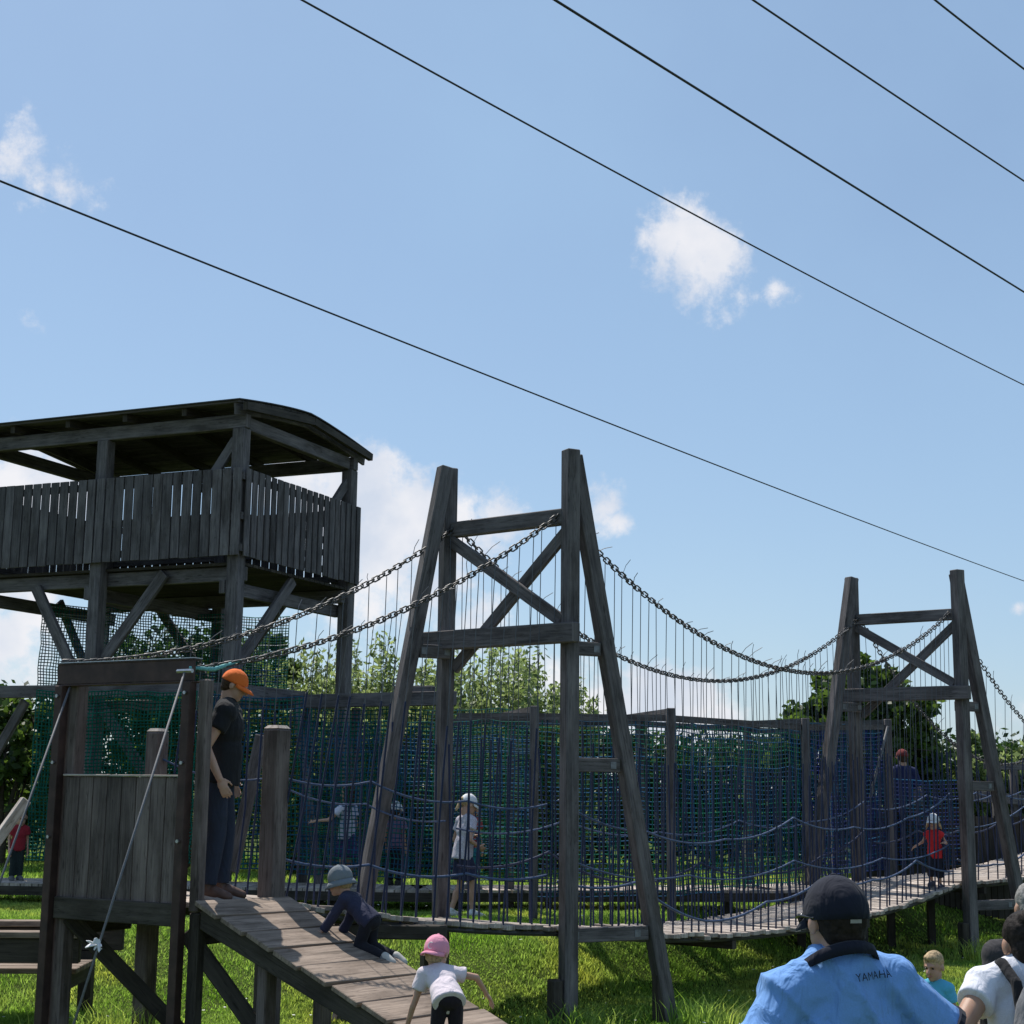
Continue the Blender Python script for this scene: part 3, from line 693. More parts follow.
# braces
def tb(l0, r0, z0, l1, r1, z1, w=.10): MB().beam(WP(l0, r0, z0), WP(l1, r1, z1), .06, w + .03).build('brace', WOOD, wt, .006)
tb(.55, 0, ztb - .85, .08, 0, ztb - .2); None
tb(0, LR - .75, ztb - .95, 0, LR - .08, ztb - .25); None
tb(0, .1, zrb - 1.35, 0, 1.35, zrb - .12, .12); tb(LM - .1, .05, zrb - 1.25, LM - 1.0, .05, zrb - .15, .12)
tb(LM + .12, .05, zrb - 1.75, LM + 1.05, .05, zrb - .25, .12)
tb(LM - .1, LR, zrb - 1.4, LM - 1.1, LR, zrb - .2); tb(LM + .1, LR, zrb - 1.4, LM + 1.1, LR, zrb - .2);  tb(LL, LR - .1, zrb - 1.4, LL, LR - 1.0, zrb - .2)
zl = at(228, 690, 19).z
MB().beam(WP(-.02, -.13, zl), WP(LL + 1.2, -.13, zl + .02), .08, .16).build('ring_beam', WOOD, wt, .008)
MB().beam(WP(-.13, -.1, zl - .01), WP(-.13, 1.5, zl - .01), .08, .16).build('ring_beam', WOOD, wt, .008)
MB().beam(WP(.1, LR + .13, zl), WP(LL, LR + .13, zl), .08, .16).build('ring_beam', WOOD, wt, .008)
tb(LM - .1, .05, zl - .15, LM - 1.1, .05, zl - 1.3, .1); tb(LL - .1, .05, zl - 1.5, LL - 1.0, .05, zl - .1, .1)

# ------------------------------------------------------------------ nets
def net(P, Q, z0, z1, cell, r, mats, name, label, group='nets hung on the timber frames', sag=.03, cat='net', seed=1):
    rr = random.Random(seed); P = V(P); Q = V(Q); L = (Q - P).length; d = (Q - P).normalized(); nrm = V((-d.y, d.x, 0))
    nx_ = int(L / cell); nz = int((z1 - z0) / cell); mb = MB(); 
    def pt(i, j):
        w = .06 * noise.noise(V((i * .13 + seed, j * .17, 0))); w2 = .025 * noise.noise(V((i * .3, j * .3 + seed, 5)))
        return P + d * (L * i / nx_ + w2) + nrm * w + up * (z0 + (z1 - z0) * j / nz + w2 - sag * math.sin(math.pi * (i % 24) / 24) * j / nz)
    st_ = 4
    for i in range(nx_ + 1): mb.tube([pt(i, min(j, nz)) for j in range(0, nz + st_, st_)], r, 3, mi=0 if len(mats) == 1 else rr.choice(range(len(mats))), cap=False)
    for j in range(nz + 1): mb.tube([pt(min(i, nx_), j) for i in range(0, nx_ + st_, st_)], r, 3, mi=0 if len(mats) == 1 else rr.choice(range(len(mats))), cap=False)
    return tag(mb.build(name, mats, origin=P), label, cat, group)

FP = [V((at(455, 800, 17.0).x, 17.0, 0)), V((at(534, 800, 17).x, 17.0, 0)), V((at(671, 800, 17.4).x, 17.4, 0)), V((at(807, 800, 19.6).x, 19.6, 0)), V((at(890, 800, 22.0).x, 22.0, 0))]
tf = thing('net_fence', (FP[1].x, FP[1].y, tz(FP[1].x, FP[1].y)), 'long timber post and rail frame carrying the blue net behind the bridge', 'net fence')
def zrail(k): return at([455, 534, 671, 807, 890][k], [716, 716, 718, 727, 727][k], FP[k].y).z
for k in range(1, 5):
    P = FP[k]; MB().beam(V((P.x, P.y, tz(P.x, P.y) - .2)), V((P.x, P.y, zrail(k) + .11)), .095, .095).build('post', WOOD, tf, .008)
    B = P + V((-.25, 1.1, 0)) if k < 3 else P + V((-.6, .9, 0))
    MB().beam(V((B.x, B.y, tz(B.x, B.y) - .2)), V((B.x, B.y, zrail(k) + .05)), .10, .10).build('post', WOOD, tf, .008)
    MB().beam(V((P.x, P.y, zrail(k) + .06)) + (B - P) * .06, V((B.x, B.y, zrail(k) + .06)) + (B - P) * .35, .06, .09).build('tie_beam', WOOD, tf)
for k in range(4):
    a = FP[k]; b_ = FP[k + 1]; s_ = V((0, .08, 0))
    MB().beam(V((a.x, a.y, zrail(k))) + s_, V((b_.x, b_.y, zrail(k + 1))) + s_, .05, .07).build('rail', WOOD, tf)
    MB().beam(V((a.x, a.y, zrail(k) - .02)) + V((-.25, 1.16, 0)), V((b_.x, b_.y, zrail(k + 1) - .02)) + V((-.25, 1.0, 0)), .05, .07).build('rail', WOOD, tf)
# boardwalk behind
bw = thing('boardwalk', (-2, 18, tz(-2, 18)), 'low pale plank boardwalk running behind the nets', 'boardwalk')
BW = [V((-7.5, 18.2, 0)), V((-1.0, 17.7, 0)), V((3.2, 18.4, 0)), V((6.0, 21.2, 0))]
for k in range(3):
    a, b_ = BW[k], BW[k + 1]; L = (b_ - a).length; n = int(L / .13); mb = MB(); sd = (b_ - a).normalized(); nn = V((-sd.y, sd.x, 0))
    for i in range(n):
        c = a.lerp(b_, (i + .5) / n) + up * .80; mb.beam(c - nn * .02, c + nn * .95, .12, .03, sd)
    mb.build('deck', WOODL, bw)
    MB().beam(a + up * .735, b_ + up * .735, .06, .10).build('edge_beam', WOODD, bw)
    for i in range(4):
        c = a.lerp(b_, i / 4 + .1); MB().beam(V((c.x, c.y + .1, tz(c.x, c.y) - .1)), V((c.x, c.y + .1, .70)), .09, .09).build('leg', WOODD, bw)
# front-left beams
wk = thing('beam_frame', (at(281, 800, 20).x, 20, tz(-3, 20)), 'dark horizontal timber beams linking the watchtower to the bridge', 'timber frame')
q0 = at(281, 702, 20.0); q1 = at(455, 698, 18.6); q2 = at(235, 692, 18.75)
MB().beam(q2, q0, .09, .17).build('beam', WOOD, wk, .006); MB().beam(q0, q1, .09, .17).build('beam', WOOD, wk, .006)
MB().beam(at(395, 690, 19.15), at(433, 690, 18.85), .09, .10).build('beam', WOOD, wk, .006)
for px_, Y in ((308, 19.85), (356, 19.5), (440, 18.75)):
    p = at(px_, 720, Y); zt2 = q0.z - .09
    MB().beam(V((p.x, p.y, tz(p.x, p.y) - .1)), V((p.x, p.y, zt2)), .11, .11).build('post', WOOD, wk, .008)
MB().beam(at(232, 872, 13.6), at(262, 735, 13.6), .07, .11).build('brace', WOOD, wk, .008)
MB().beam(at(322, 905, 18.5), at(296, 705, 19.6), .08, .11).build('brace', WOOD, wk, .008)

gN = 'nets hung on the timber frames'
zb_ = .80
net((at(300, 800, 18.2).x, 18.2, 0), FP[1] + V((0, .12, 0)), 0.95, zrail(1) - .03, .048, .0068, [NETB, NETB, NETG], 'net', 'dark blue net left of the first fence post, behind the leaning tower legs', gN, seed=2)
net(FP[1] + V((0, .12, 0)), FP[2] + V((0, .12, 0)), 0.80, zrail(2) - .03, .048, .0068, [NETB, NETB, NETG], 'net', 'blue net stretched directly behind the nearer bridge tower legs', gN, seed=3)
net(FP[2] + V((0, .12, 0)), FP[3] + V((0, .12, 0)), 0.80, zrail(3) - .03, .052, .0074, [NETB, NETG, NETB], 'net', 'blue green net between the nearer tower and the farther bridge tower', gN, seed=4)
net(FP[3] + V((0, .12, 0)), FP[4] + V((0, .12, 0)), 0.9, zrail(4) - .03, .055, .0075, [NETB, NETP], 'net', 'violet blue net behind the legs of the farther bridge tower', gN, seed=5)
net(FP[4] + V((0, .3, 0)), (at(962, 800, 22.6).x, 22.6, 0), 0.95, 2.15, .055, .008, [NETP, NETB], 'net', 'violet blue net in front of the person in dark blue at the right', gN, seed=6)
net((at(300, 800, 19.6).x, 19.6, 0), (at(535, 800, 18.9).x, 18.9, 0), 1.0, q0.z - .1, .052, .0074, [NETB, NETG], 'net', 'second dark net, hung below the linking beam behind the girl in the white cap', gN, seed=7)
B0 = at(40, 650, 20.9); B1 = at(150, 650, 21.9); B2 = at(288, 650, 22.4)
zt3 = at(60, 603, 21).z
net((B0.x, B0.y, 0), (B1.x, B1.y, 0), zl + .05, zt3, .040, .0078, [NETG, NETG, NETC, NETB], 'net', 'upper left faded net seen against the sky below the watchtower balcony', gN, seed=8)
net((B1.x, B1.y, 0), (B2.x, B2.y, 0), zl + .05, zt3, .040, .0078, [NETG, NETG, NETC, NETB], 'net', 'upper right faded net under the watchtower balcony, behind the corner post', gN, seed=9)
net((at(30, 800, 18.6).x, 18.6, 0), (at(210, 800, 18.3).x, 18.3, 0), 1.05, zl - .05, .042, .0095, [NETG], 'net', 'dense dark green net at the foot of the watchtower, behind the boarded panel', gN, seed=10)
net((at(205, 800, 18.3).x, 18.3, 0), (at(300, 800, 18.2).x, 18.2, 0), 1.0, zl - .1, .048, .009, [NETG, NETB], 'net', 'green and blue net just behind the man in the orange cap', gN, seed=11)

# right plank wall + posts
pwl = thing('plank_fence', (at(900, 860, 22.8).x, 22.8, .58), 'dark vertical plank fence with posts beyond the far end of the bridge', 'fence')
a = at(852, 815, 21.9); b_ = at(962, 818, 23.2); e_ = at(1060, 820, 24.6)
for (A, B, n, zt2) in ((a, b_, 20, at(905, 806, 22.5).z), (b_, e_, 16, at(1000, 816, 24).z)):
    mb = MB(); d = V((B.x - A.x, B.y - A.y, 0)); L = d.length; d.normalize()
    for k in range(n):
        c = V((A.x, A.y, 0)) + d * (L * (k + .5) / n); mb.beam(c + up * (tz(c.x, c.y) + .02), c + up * (zt2 + random.gauss(0, .01)), L / n - .02, .022, d)
    mb.build('boards', WOODD, pwl)
    for z in (zt2 - .15, .95): MB().beam(V((A.x, A.y + .04, z)), V((B.x, B.y + .04, z)), .04, .09).build('rail', WOODD, pwl)
for px_, Y, pyt in ((920, 22.9, 790), (968, 23.0, 780), (998, 24.0, 786), (1016, 24.5, 770)):
    p = at(px_, pyt, Y); MB().beam(V((p.x, p.y + .12, tz(p.x, p.y) - .1)), V((p.x, p.y + .12, p.z)), .11, .11).build('post', WOOD, pwl, .008)
p = at(965, 795, 23.1); q = at(1030, 801, 24.9); MB().beam(p, q, .07, .16).build('top_beam', WOOD, pwl, .006)
p = at(985, 766, 24.2); q = at(1060, 768, 25.4); MB().beam(p, q, .07, .10).build('top_beam', WOOD, pwl, .006)
# climbing ropes hanging near far tower
for (pts, lb) in (([(888, 726), (873, 785), (862, 838)], 'thick slanting rope beside the post right of the farther bridge tower legs'), ([(859, 740), (850, 785), (848, 835)], 'pale hanging rope nearest the farther bridge tower vertical leg')):
    P_ = [at(x, y, 21.6) for x, y in pts]; tag(MB().tube(P_, .02, 7).build('climbing_rope', ROPEW, smooth=True, origin=P_[-1]), lb, 'rope', 'slanting climbing ropes')

# ------------------------------------------------------------------ vegetation
def tube_branch(mb, p, q, r0, r1, n=6):
    k = 5; pts = []; 
    for i in range(k + 1):
        t = i / k; j = V((random.gauss(0, .05), random.gauss(0, .05), 0)) * ((q - p).length * .15) * math.sin(math.pi * t); pts.append(p.lerp(q, t) + j)
    mb.tube(pts, [r0 + (r1 - r0) * i / k for i in range(k + 1)], n)
def tree(name, label, cat, base, blobs, nleaf, size, aspect, mat, tr=.10, group=None):
    b0 = V(base); t = thing(name, b0, label, cat, group); mb = MB()
    zc = min(c[2] - r for c, r in blobs); fork = b0 + V((0, 0, max(.5, (zc - b0.z) + .35)))
    tube_branch(mb, b0 - V((0, 0, .2)), fork, tr, tr * .75, 8)
    for c, r in blobs:
        tube_branch(mb, fork + V((random.gauss(0, .03), 0, -.1)), V(c), tr * .5, .015)
        for _ in range(4):
            d = V((random.gauss(0, 1), random.gauss(0, 1), random.gauss(.3, 1))).normalized(); tube_branch(mb, V(c) - V((0, 0, r * .3)), V(c) + d * r * .85, .02, .006, 4)
    mb.build('trunk', BARK, t, smooth=True)
    C = []; tot = sum(r ** 2 for _, r in blobs)
    for c, r in blobs:
        n = int(nleaf * r * r / tot); nc = max(6, int(r * r * 26)); d = rnd_unit(nc); rad = r * RNG.uniform(.45, 1.08, (nc, 1)); cl = np.array(c) + d * rad
        k = RNG.integers(0, nc, n); C.append(cl[k] + RNG.normal(size=(n, 3)) * r * .13)
    C = np.concatenate(C); C = C[C[:, 2] > b0.z + .15] - np.array(b0)
    crown = link('crown', leaves_mesh('crown', C, size, aspect, mat, upbias=.1), t)
    return t
def shrub(label, base, h, spread, nst, nl, mat=LEAF_W, group='tall light green shrubs behind the frame'):
    b0 = V(base); t = thing('tall_shrub', b0, label, 'shrub', group); mb = MB(); C = []
    for k in range(nst):
        a = random.uniform(0, 6.28); sp = spread * math.sqrt(random.random()); hh = h * random.uniform(.72, 1.0) * (1 - .15 * sp / spread)
        tip = b0 + V((math.cos(a) * sp, math.sin(a) * sp, hh)); st_ = b0 + V((math.cos(a) * sp * .35, math.sin(a) * sp * .35, 0))
        mid = st_.lerp(tip, .5) + V((random.gauss(0, .1), random.gauss(0, .1), 0)); mb.tube([st_ - V((0, 0, .1)), mid, tip], [.02, .012, .003], 4)
        n = nl // nst; tt = RNG.uniform(.12, 1.0, n)
        P = np.where(tt[:, None] < .5, np.array(st_) + (np.array(mid) - np.array(st_)) * (tt[:, None] * 2), np.array(mid) + (np.array(tip) - np.array(mid)) * (tt[:, None] * 2 - 1))
        off = RNG.normal(size=(n, 3)) * (.20 * (1.18 - tt))[:, None] + RNG.normal(size=(n, 3)) * .05; C.append(P + off)
    mb.build('stems', BARK, t); C = np.concatenate(C) - np.array(b0)
    link('foliage', leaves_mesh('foliage', C, .060, .42, mat, upbias=.25), t)
hz = .6
for (px, py, Y, sp, n_, lb) in ((300, 655, 26, 1.0, 26, 'tall light green shrub directly left of the watchtower right corner post'), (372, 640, 27, 1.1, 30, 'tall light green shrub seen through the left legs of the nearer bridge tower'),
        (415, 668, 26.5, .9, 22, 'pale leafy shrub peeking between the two left legs of the nearer bridge tower'), (476, 648, 26, 1.0, 30, 'tall light green shrub framed by the nearer bridge tower'),
        (512, 640, 27.5, .95, 28, 'tallest light green shrub, inside the nearer bridge tower opening'), (556, 684, 27, .7, 16, 'small light green shrub beside the vertical leg of the nearer bridge tower'),
        (340, 668, 25.5, .8, 20, 'light green shrub between the watchtower post and the bridge tower')):
    Y -= .6; p = at(px, py - 22, Y); shrub(lb, (p.x, p.y, hz), p.z - hz, sp, n_ + 10, 9000)
# hedge
hd = thing('hedge', (2, 25.5, hz), 'long dark leafy hedge behind the nets and fences', 'hedge')
C = []; HC = [(-16, 29), (-3, 28.5), (3.5, 28.3), (9, 30), (17, 32)]
def hedge_top(px): 
    K = [(-300, 700), (60, 700), (120, 640), (270, 640), (300, 700), (420, 715), (560, 722), (640, 738), (700, 745), (760, 738), (800, 735), (900, 730), (940, 745), (1024, 748), (1200, 740)]
    for (a, za), (b_, zb2) in zip(K, K[1:]):
        if a <= px <= b_: return za + (zb2 - za) * (px - a) / (b_ - a)
    return 740
stemsb = MB()
for _ in range(8500):
    s = random.random(); x = -15.5 + 32 * s
    for (x0, y0), (x1, y1) in zip(HC, HC[1:]):
        if x0 <= x <= x1: yc = y0 + (y1 - y0) * (x - x0) / (x1 - x0)
    y = yc + random.uniform(-.7, .7); px = 512 + F * x / y; zt4 = at(px, hedge_top(px), y).z + .18 * noise.noise(V((x * 1.3, y, 0))) + random.gauss(0, .08)
    z = hz + .1 + (zt4 - hz - .1) * random.random() ** .8
    k = 11; C.append(np.array((x, y, z)) + RNG.normal(size=(k, 3)) * np.array([.14, .14, .13]))
C = np.concatenate(C); C = C - np.array((2, 25.5, hz))
link('foliage', leaves_mesh('foliage', C, .075, .55, LEAF_H, upbias=.2), hd)
for k in range(70):
    x = -15 + 31 * k / 70 + random.gauss(0, .1)
    for (x0, y0), (x1, y1) in zip(HC, HC[1:]):
        if x0 <= x <= x1: yc = y0 + (y1 - y0) * (x - x0) / (x1 - x0)
    stemsb.tube([(x, yc, hz - .2), (x + random.gauss(0, .2), yc + random.gauss(0, .2), hz + 1), (x + random.gauss(0, .3), yc, hz + 1.9)], [.035, .025, .01], 5)
stemsb.build('stems', BARK, hd)
def blobs(Y, L): return [(tuple(at(px, py, Y + dy)), rp_ * Y / F) for px, py, rp_, dy in L]
p = at(862, 860, 27); tree('broad_tree', 'dense broad leaved green tree behind the farther bridge tower', 'tree', (p.x, p.y, hz), blobs(27, [(862, 720, 50, 0), (815, 735, 40, .3), (900, 735, 42, -.3), (875, 700, 36, 0), (835, 705, 36, .4), (925, 760, 34, 0), (905, 700, 30, .3), (795, 755, 34, 0), (845, 765, 45, -.2)]), 15000, .085, .6, LEAF_T, .12)
p = at(0, 860, 26); tree('broad_tree', 'dark leafy tree at the far left edge behind the green net', 'tree', (p.x, p.y, hz), blobs(26, [(5, 740, 40, 0), (-30, 730, 50, 0), (20, 790, 42, 0), (-20, 800, 50, .3), (35, 720, 22, 0)]), 8000, .085, .6, LEAF_T, .1)
p = at(985, 860, 29); tree('broad_tree', 'low light green bush tree right of the farther bridge tower', 'tree', (p.x, p.y, hz), blobs(29, [(975, 765, 26, 0), (1005, 770, 28, 0), (1035, 768, 30, 0), (945, 775, 24, .2), (990, 790, 34, 0)]), 6500, .08, .55, LEAF_W, .08)
p = at(185, 860, 25.5); tree('broad_tree', 'dark tree growing right behind the watchtower posts', 'tree', (p.x, p.y, hz), blobs(25.5, [(140, 690, 34, 0), (185, 680, 34, .2), (235, 680, 34, 0), (265, 670, 28, 0), (170, 735, 45, 0), (240, 735, 45, 0), (110, 720, 36, 0)]), 11000, .08, .55, LEAF_T, .1)

# ------------------------------------------------------------------ people
def vox(mb, name, mat, vs, it=4, fac=.5, origin=None, disp=None):
    me = mb.mesh(name + '_raw', mat); ob = bpy.data.objects.new('tmp', me); COL.objects.link(ob)
    m = ob.modifiers.new('r', 'REMESH'); m.mode = 'VOXEL'; m.voxel_size = vs; m.adaptivity = 0; m.use_smooth_shade = True
    if it: s_ = ob.modifiers.new('s', 'SMOOTH'); s_.factor = fac; s_.iterations = it
    dg = bpy.context.evaluated_depsgraph_get(); ev = ob.evaluated_get(dg); out = bpy.data.meshes.new_from_object(ev)
    bpy.data.objects.remove(ob); bpy.data.meshes.remove(me); out.name = name
    n = len(out.vertices); co_ = np.empty(n * 3, np.float32); out.vertices.foreach_get('co', co_); co_ = co_.reshape(-1, 3)
    if disp:
        nr = np.empty(n * 3, np.float32); out.vertices.foreach_get('normal', nr); nr = nr.reshape(-1, 3)
        dv = np.array([disp(V(c)) for c in co_]); co_ = co_ + nr * dv[:, None]
    if origin is not None: co_ = co_ - np.array(origin, dtype=np.float32)
    out.vertices.foreach_set('co', co_.ravel())
    out.polygons.foreach_set('use_smooth', [True] * len(out.polygons))
    if not len(out.materials): out.materials.append(mat)
    out.update(); return out
SK = skin_mat('fair_skin', (.50, .31, .23)); SK2 = skin_mat('tanned_skin', (.42, .25, .17))
EYEM = plain('dark_eyes', (.02, .015, .012), .2, 0, .1, 5, 0); LIP = plain('lips', (.38, .14, .12), .5, 0, .1, 5, 0)
def hair_mat(n, c): return plain(n, c, .65, 0, .45, 70, .5, .15)
H_BROWN = hair_mat('brown_hair', (.06, .035, .022)); H_BLOND = hair_mat('blond_hair', (.42, .30, .17)); H_GREY = hair_mat('grey_hair', (.24, .23, .22)); H_DARK = hair_mat('dark_hair', (.022, .016, .014))
def person(label, base, heading, Ht, hh, top, bottom, skin=SK, shoes=None, hair=None, hat=None, pose=None, bulk=1.0, vs=None, extra=None, face=True, belly=0.0, ramp_n=None):
    pose = pose or {}; vs = vs or .011
    root = thing('person', base, label, 'person')
    s = (Ht - hh * .93) / 1.49; k = hh / .235
    W = Matrix.Translation(V(base)) @ Matrix.Rotation(heading, 4, 'Z')
    def L(p): return W @ (V(p) * s)
    lean = R(pose.get('lean', 0)); tw = R(pose.get('twist', 0)); roll = R(pose.get('roll', 0))
    pel = V(pose.get('pelvis', (0, 0, .95)))
    T = Matrix.Translation(pel) @ Matrix.Rotation(-lean, 4, 'X') @ Matrix.Rotation(roll, 4, 'Y') @ Matrix.Rotation(tw, 4, 'Z')
    def Tt(p): return T @ V(p)
    WS = W @ Matrix.Scale(s, 4); MT = WS @ T
    bl = bulk; J = {}
    sw = .175 * (1 + .6 * (bl - 1)) * pose.get('shw', 1)
    for sd, g in (('L', -1), ('R', 1)):
        J['sh' + sd] = Tt((g * sw, 0, .46)); J['hip' + sd] = pel + V((g * .09 * bl, 0, -.03))
        J['el' + sd] = V(pose.get('el' + sd, Tt((g * (sw + .07), -.03, .18)))); J['wr' + sd] = V(pose.get('wr' + sd, V(J['el' + sd]) + V((g * .0, .07, -.235))))
        J['kn' + sd] = V(pose.get('kn' + sd, (g * .10, .02, .50))); J['an' + sd] = V(pose.get('an' + sd, (g * .105, -.02, .085)))
        J['toe' + sd] = V(pose.get('toe' + sd, V(J['an' + sd]) + V((g * .02, .15, -.055))))
    nb = Tt((0, -.015, .50)); nbW = L(nb)
    HM = W.to_3x3().to_4x4() @ Matrix.Rotation(R(pose.get('hyaw', 0)), 4, 'Z') @ Matrix.Rotation(R(-pose.get('hpitch', 0)), 4, 'X') @ Matrix.Rotation(R(pose.get('hroll', 0)), 4, 'Y')
    neckv = HM.to_3x3() @ V((0, .025 * k, (.075 + pose.get('neck', 0)) * s + .115 * k)); hc = nbW + neckv * .5 + (V((0, 0, 1)) if lean < .6 else (MT.to_3x3() @ V((0, 0, 1))).normalized()) * neckv.length * .5
    HM = Matrix.Translation(hc) @ HM; HK = HM @ Matrix.Scale(k, 4)
    b = MB()
    # head
    b.ell(HK, (0, -.012, .022), (.076, .096, .092)); b.ell(HK, (0, .028, -.045), (.057, .066, .070)); b.ell(HK, (0, .062, -.088), (.028, .028, .024))
    b.ell(HK, (0, .083, .022), (.045, .016, .012), 10, 6)
    b.capsule(HK @ V((0, .094, .008)), HK @ V((0, .113, -.028)), .010 * k, .014 * k, 8)
    for g in (-1, 1): b.ell(HK, (g * .079, -.008, -.012), (.011, .022, .032), 8, 6)
    b.capsule(nbW - V((0, 0, .02 * s)), HK @ V((0, -.02, -.07)), .062 * s * (.5 + .5 * bl), .053 * k * (.5 + .5 * bl), 14)
    # torso
    def torso(mb, gr, low=True):
        g = gr / s
        mb.ell(MT, (0, .005, .33), (.158 * bl + g, .105 * bl + g, .185)); mb.ell(MT, (0, .005 + belly * .5, .13), (.142 * bl + g, .10 * bl + g + belly, .19))
        if low: mb.ell(MT, (0, -.008, .0), (.160 * bl + g, .112 * bl + g, .13))
        mb.capsule(L(J['shL']), L(J['shR']), (.062 * bl) * s + gr, (.062 * bl) * s + gr, 14)
        for sd in 'LR': mb.capsule(L(J['sh' + sd]), L(Tt((0, -.012, .53))), (.056 * bl) * s + gr, .052 * s + gr, 12)
    torso(b, 0)
    RA = (.050 * bl, .040 * bl, .039 * bl, .026)
    RLg = (.082 * bl, .054, .054, .036)
    for sd, g in (('L', -1), ('R', 1)):
        b.capsule(L(J['sh' + sd]), L(J['el' + sd]), RA[0] * s, RA[1] * s); b.capsule(L(J['el' + sd]), L(J['wr' + sd]), RA[2] * s, RA[3] * s)
        b.capsule(L(J['hip' + sd]), L(J['kn' + sd]), RLg[0] * s, RLg[1] * s); b.capsule(L(J['kn' + sd]), L(J['an' + sd]), RLg[2] * s, RLg[3] * s)
        cm = J['kn' + sd].lerp(J['an' + sd], .3) + V((0, -.018, 0)); b.capsule(L(cm), L(cm.lerp(J['an' + sd], .3)), .050 * s, .042 * s)
        b.capsule(L(J['an' + sd] - (J['toe' + sd] - J['an' + sd]) * .2 + V((0, 0, -.03))), L(J['toe' + sd]), .036 * s, .030 * s, 10)
        # hand
        Wp = J['wr' + sd]; d = (Wp - J['el' + sd]).normalized(); pv = V(pose.get('palm' + sd, (0, 1, .1))); pv = (pv - d * pv.dot(d)).normalized(); cu = d.cross(pv) * g
        hs = max(1.0, .9 * k / s)
        MM = Matrix((pv * hs, cu * hs, d * hs)).transposed().to_4x4(); MM.translation = Wp
        MMw = WS @ MM
        b.ell(MMw, (0, 0, .05), (.040, .017, .052), 10, 7)
        for i_, ln in enumerate((.032, .040, .043, .036)):
            x = -.030 + .020 * i_; p0 = V((x, .0, .082)); p1 = p0 + V((x * .12, -.006, ln)); p2 = p1 + V((0, -.020, ln * .75))
            b.capsule(MMw @ p0, MMw @ p1, .0095 * hs * s, .0088 * hs * s, 7); b.capsule(MMw @ p1, MMw @ p2, .0088 * hs * s, .0075 * hs * s, 7)
        b.capsule(MMw @ V((.030, 0, .02)), MMw @ V((.056, -.012, .055)), .012 * hs * s, .010 * hs * s, 7); b.capsule(MMw @ V((.056, -.012, .055)), MMw @ V((.060, -.024, .080)), .010 * hs * s, .008 * hs * s, 7)
    link('body', vox(b, 'body', skin, vs * .75, 3, .5, base), root)
    if face:
        for g in (-1, 1): MB().ell(HK, (g * .031, .081, .004), (.012, .008, .007), 8, 6).build('eye', EYEM, root, smooth=True)
        MB().ell(HK, (0, .090, -.062), (.022, .007, .006), 8, 6).build('mouth', LIP, root, smooth=True)
    # shirt
    m = MB(); gr = .014 + .004 * bl; torso(m, gr, False); m.capsule(L(Tt((0, -.035, .40))), L(Tt((0, -.036, .50))), .088 * bl * s, .072 * bl * s, 14); sl = top.get('sleeve', .55)
    ry_ = .116 * bl * s + gr + belly * .7 * s; hm_z = top.get('hem', -.10)
    m.capsule(L(Tt((0, belly * .3, .17))), L(Tt((0, belly * .3 - .004, hm_z))), ry_ * .93, ry_ * 1.06, 22, flat_b=True, sx=(.160 * bl * s + gr) / ry_, xdir=(MT.to_3x3() @ V((1, 0, 0))).normalized())
    for sd in 'LR':
        a_, e_, w_ = L(J['sh' + sd]), L(J['el' + sd]), L(J['wr' + sd])
        if sl <= 1: m.capsule(a_, a_.lerp(e_, sl), RA[0] * s + gr * 1.1, RA[0] * s * .95 + gr * 1.5, 14, flat_b=True)
        else: m.capsule(a_, e_, RA[0] * s + gr, RA[1] * s + gr); m.capsule(e_, e_.lerp(w_, sl - 1), RA[2] * s + gr, RA[3] * s + gr * 1.3, 14, flat_b=True)
    fa = top.get('fold', .006)
    def fold(c):
        q = W.inverted() @ c
        if top.get('drape'):
            u_ = q.x * .75 + q.z * .66; w_ = -q.x * .66 + q.z * .75
            r1_ = 1 - 2.2 * abs(noise.noise(V((u_ * 6.5, w_ * 1.7 + 4, q.y * 2)))); r2_ = 1 - 2.2 * abs(noise.noise(V((u_ * 15 + 3, w_ * 3.0, q.y * 4))))
            return fa * (max(r1_, 0) ** 3 + .4 * max(r2_, 0) ** 2) - .004
        a = noise.noise(V((q.x * 9 + q.z * 5, q.y * 9, q.z * 2.2 + 3))); a2 = noise.noise(V((q.x * 20 - q.z * 8, q.y * 20, q.z * 6)))
        return fa * (a + .5 * a2)
    sh = link('shirt', vox(m, 'shirt', top['mat'], vs, 3, .5, base, fold), root)
    # trousers
    m = MB(); gr2 = .010; m.ell(MT, (0, -.004, -.045), (.152 * bl + gr2 / s, .104 * bl + gr2 / s, .105)); ln = bottom.get('len', 1.95); loose = bottom.get('loose', .006)
    for sd in 'LR':
        h_, k_, a_ = L(J['hip' + sd]), L(J['kn' + sd]), L(J['an' + sd])
        if ln <= 1: m.capsule(h_, h_.lerp(k_, ln), RLg[0] * s + gr2, RLg[0] * s * .9 + gr2 + loose, 16, flat_b=True)
        else: m.capsule(h_, k_, RLg[0] * s + gr2, RLg[1] * s + gr2 + loose); m.capsule(k_, k_.lerp(a_, ln - 1), RLg[2] * s + gr2 + loose, RLg[3] * s + gr2 + loose * 2, 14, flat_b=True)
    if bottom.get('skirt'): m.capsule(L(pel + V((0, 0, .05))), L(pel + V((0, 0, -.42))), .14 * s, .24 * s, 18, flat_b=True)
    fa2 = .005
    link('skirt' if bottom.get('skirt') else ('shorts' if ln <= 1 else 'trousers'), vox(m, 'trousers', bottom['mat'], vs, 3, .5, base, lambda c: fa2 * noise.noise(V((c.x * 14, c.y * 14, c.z * 9)))), root)
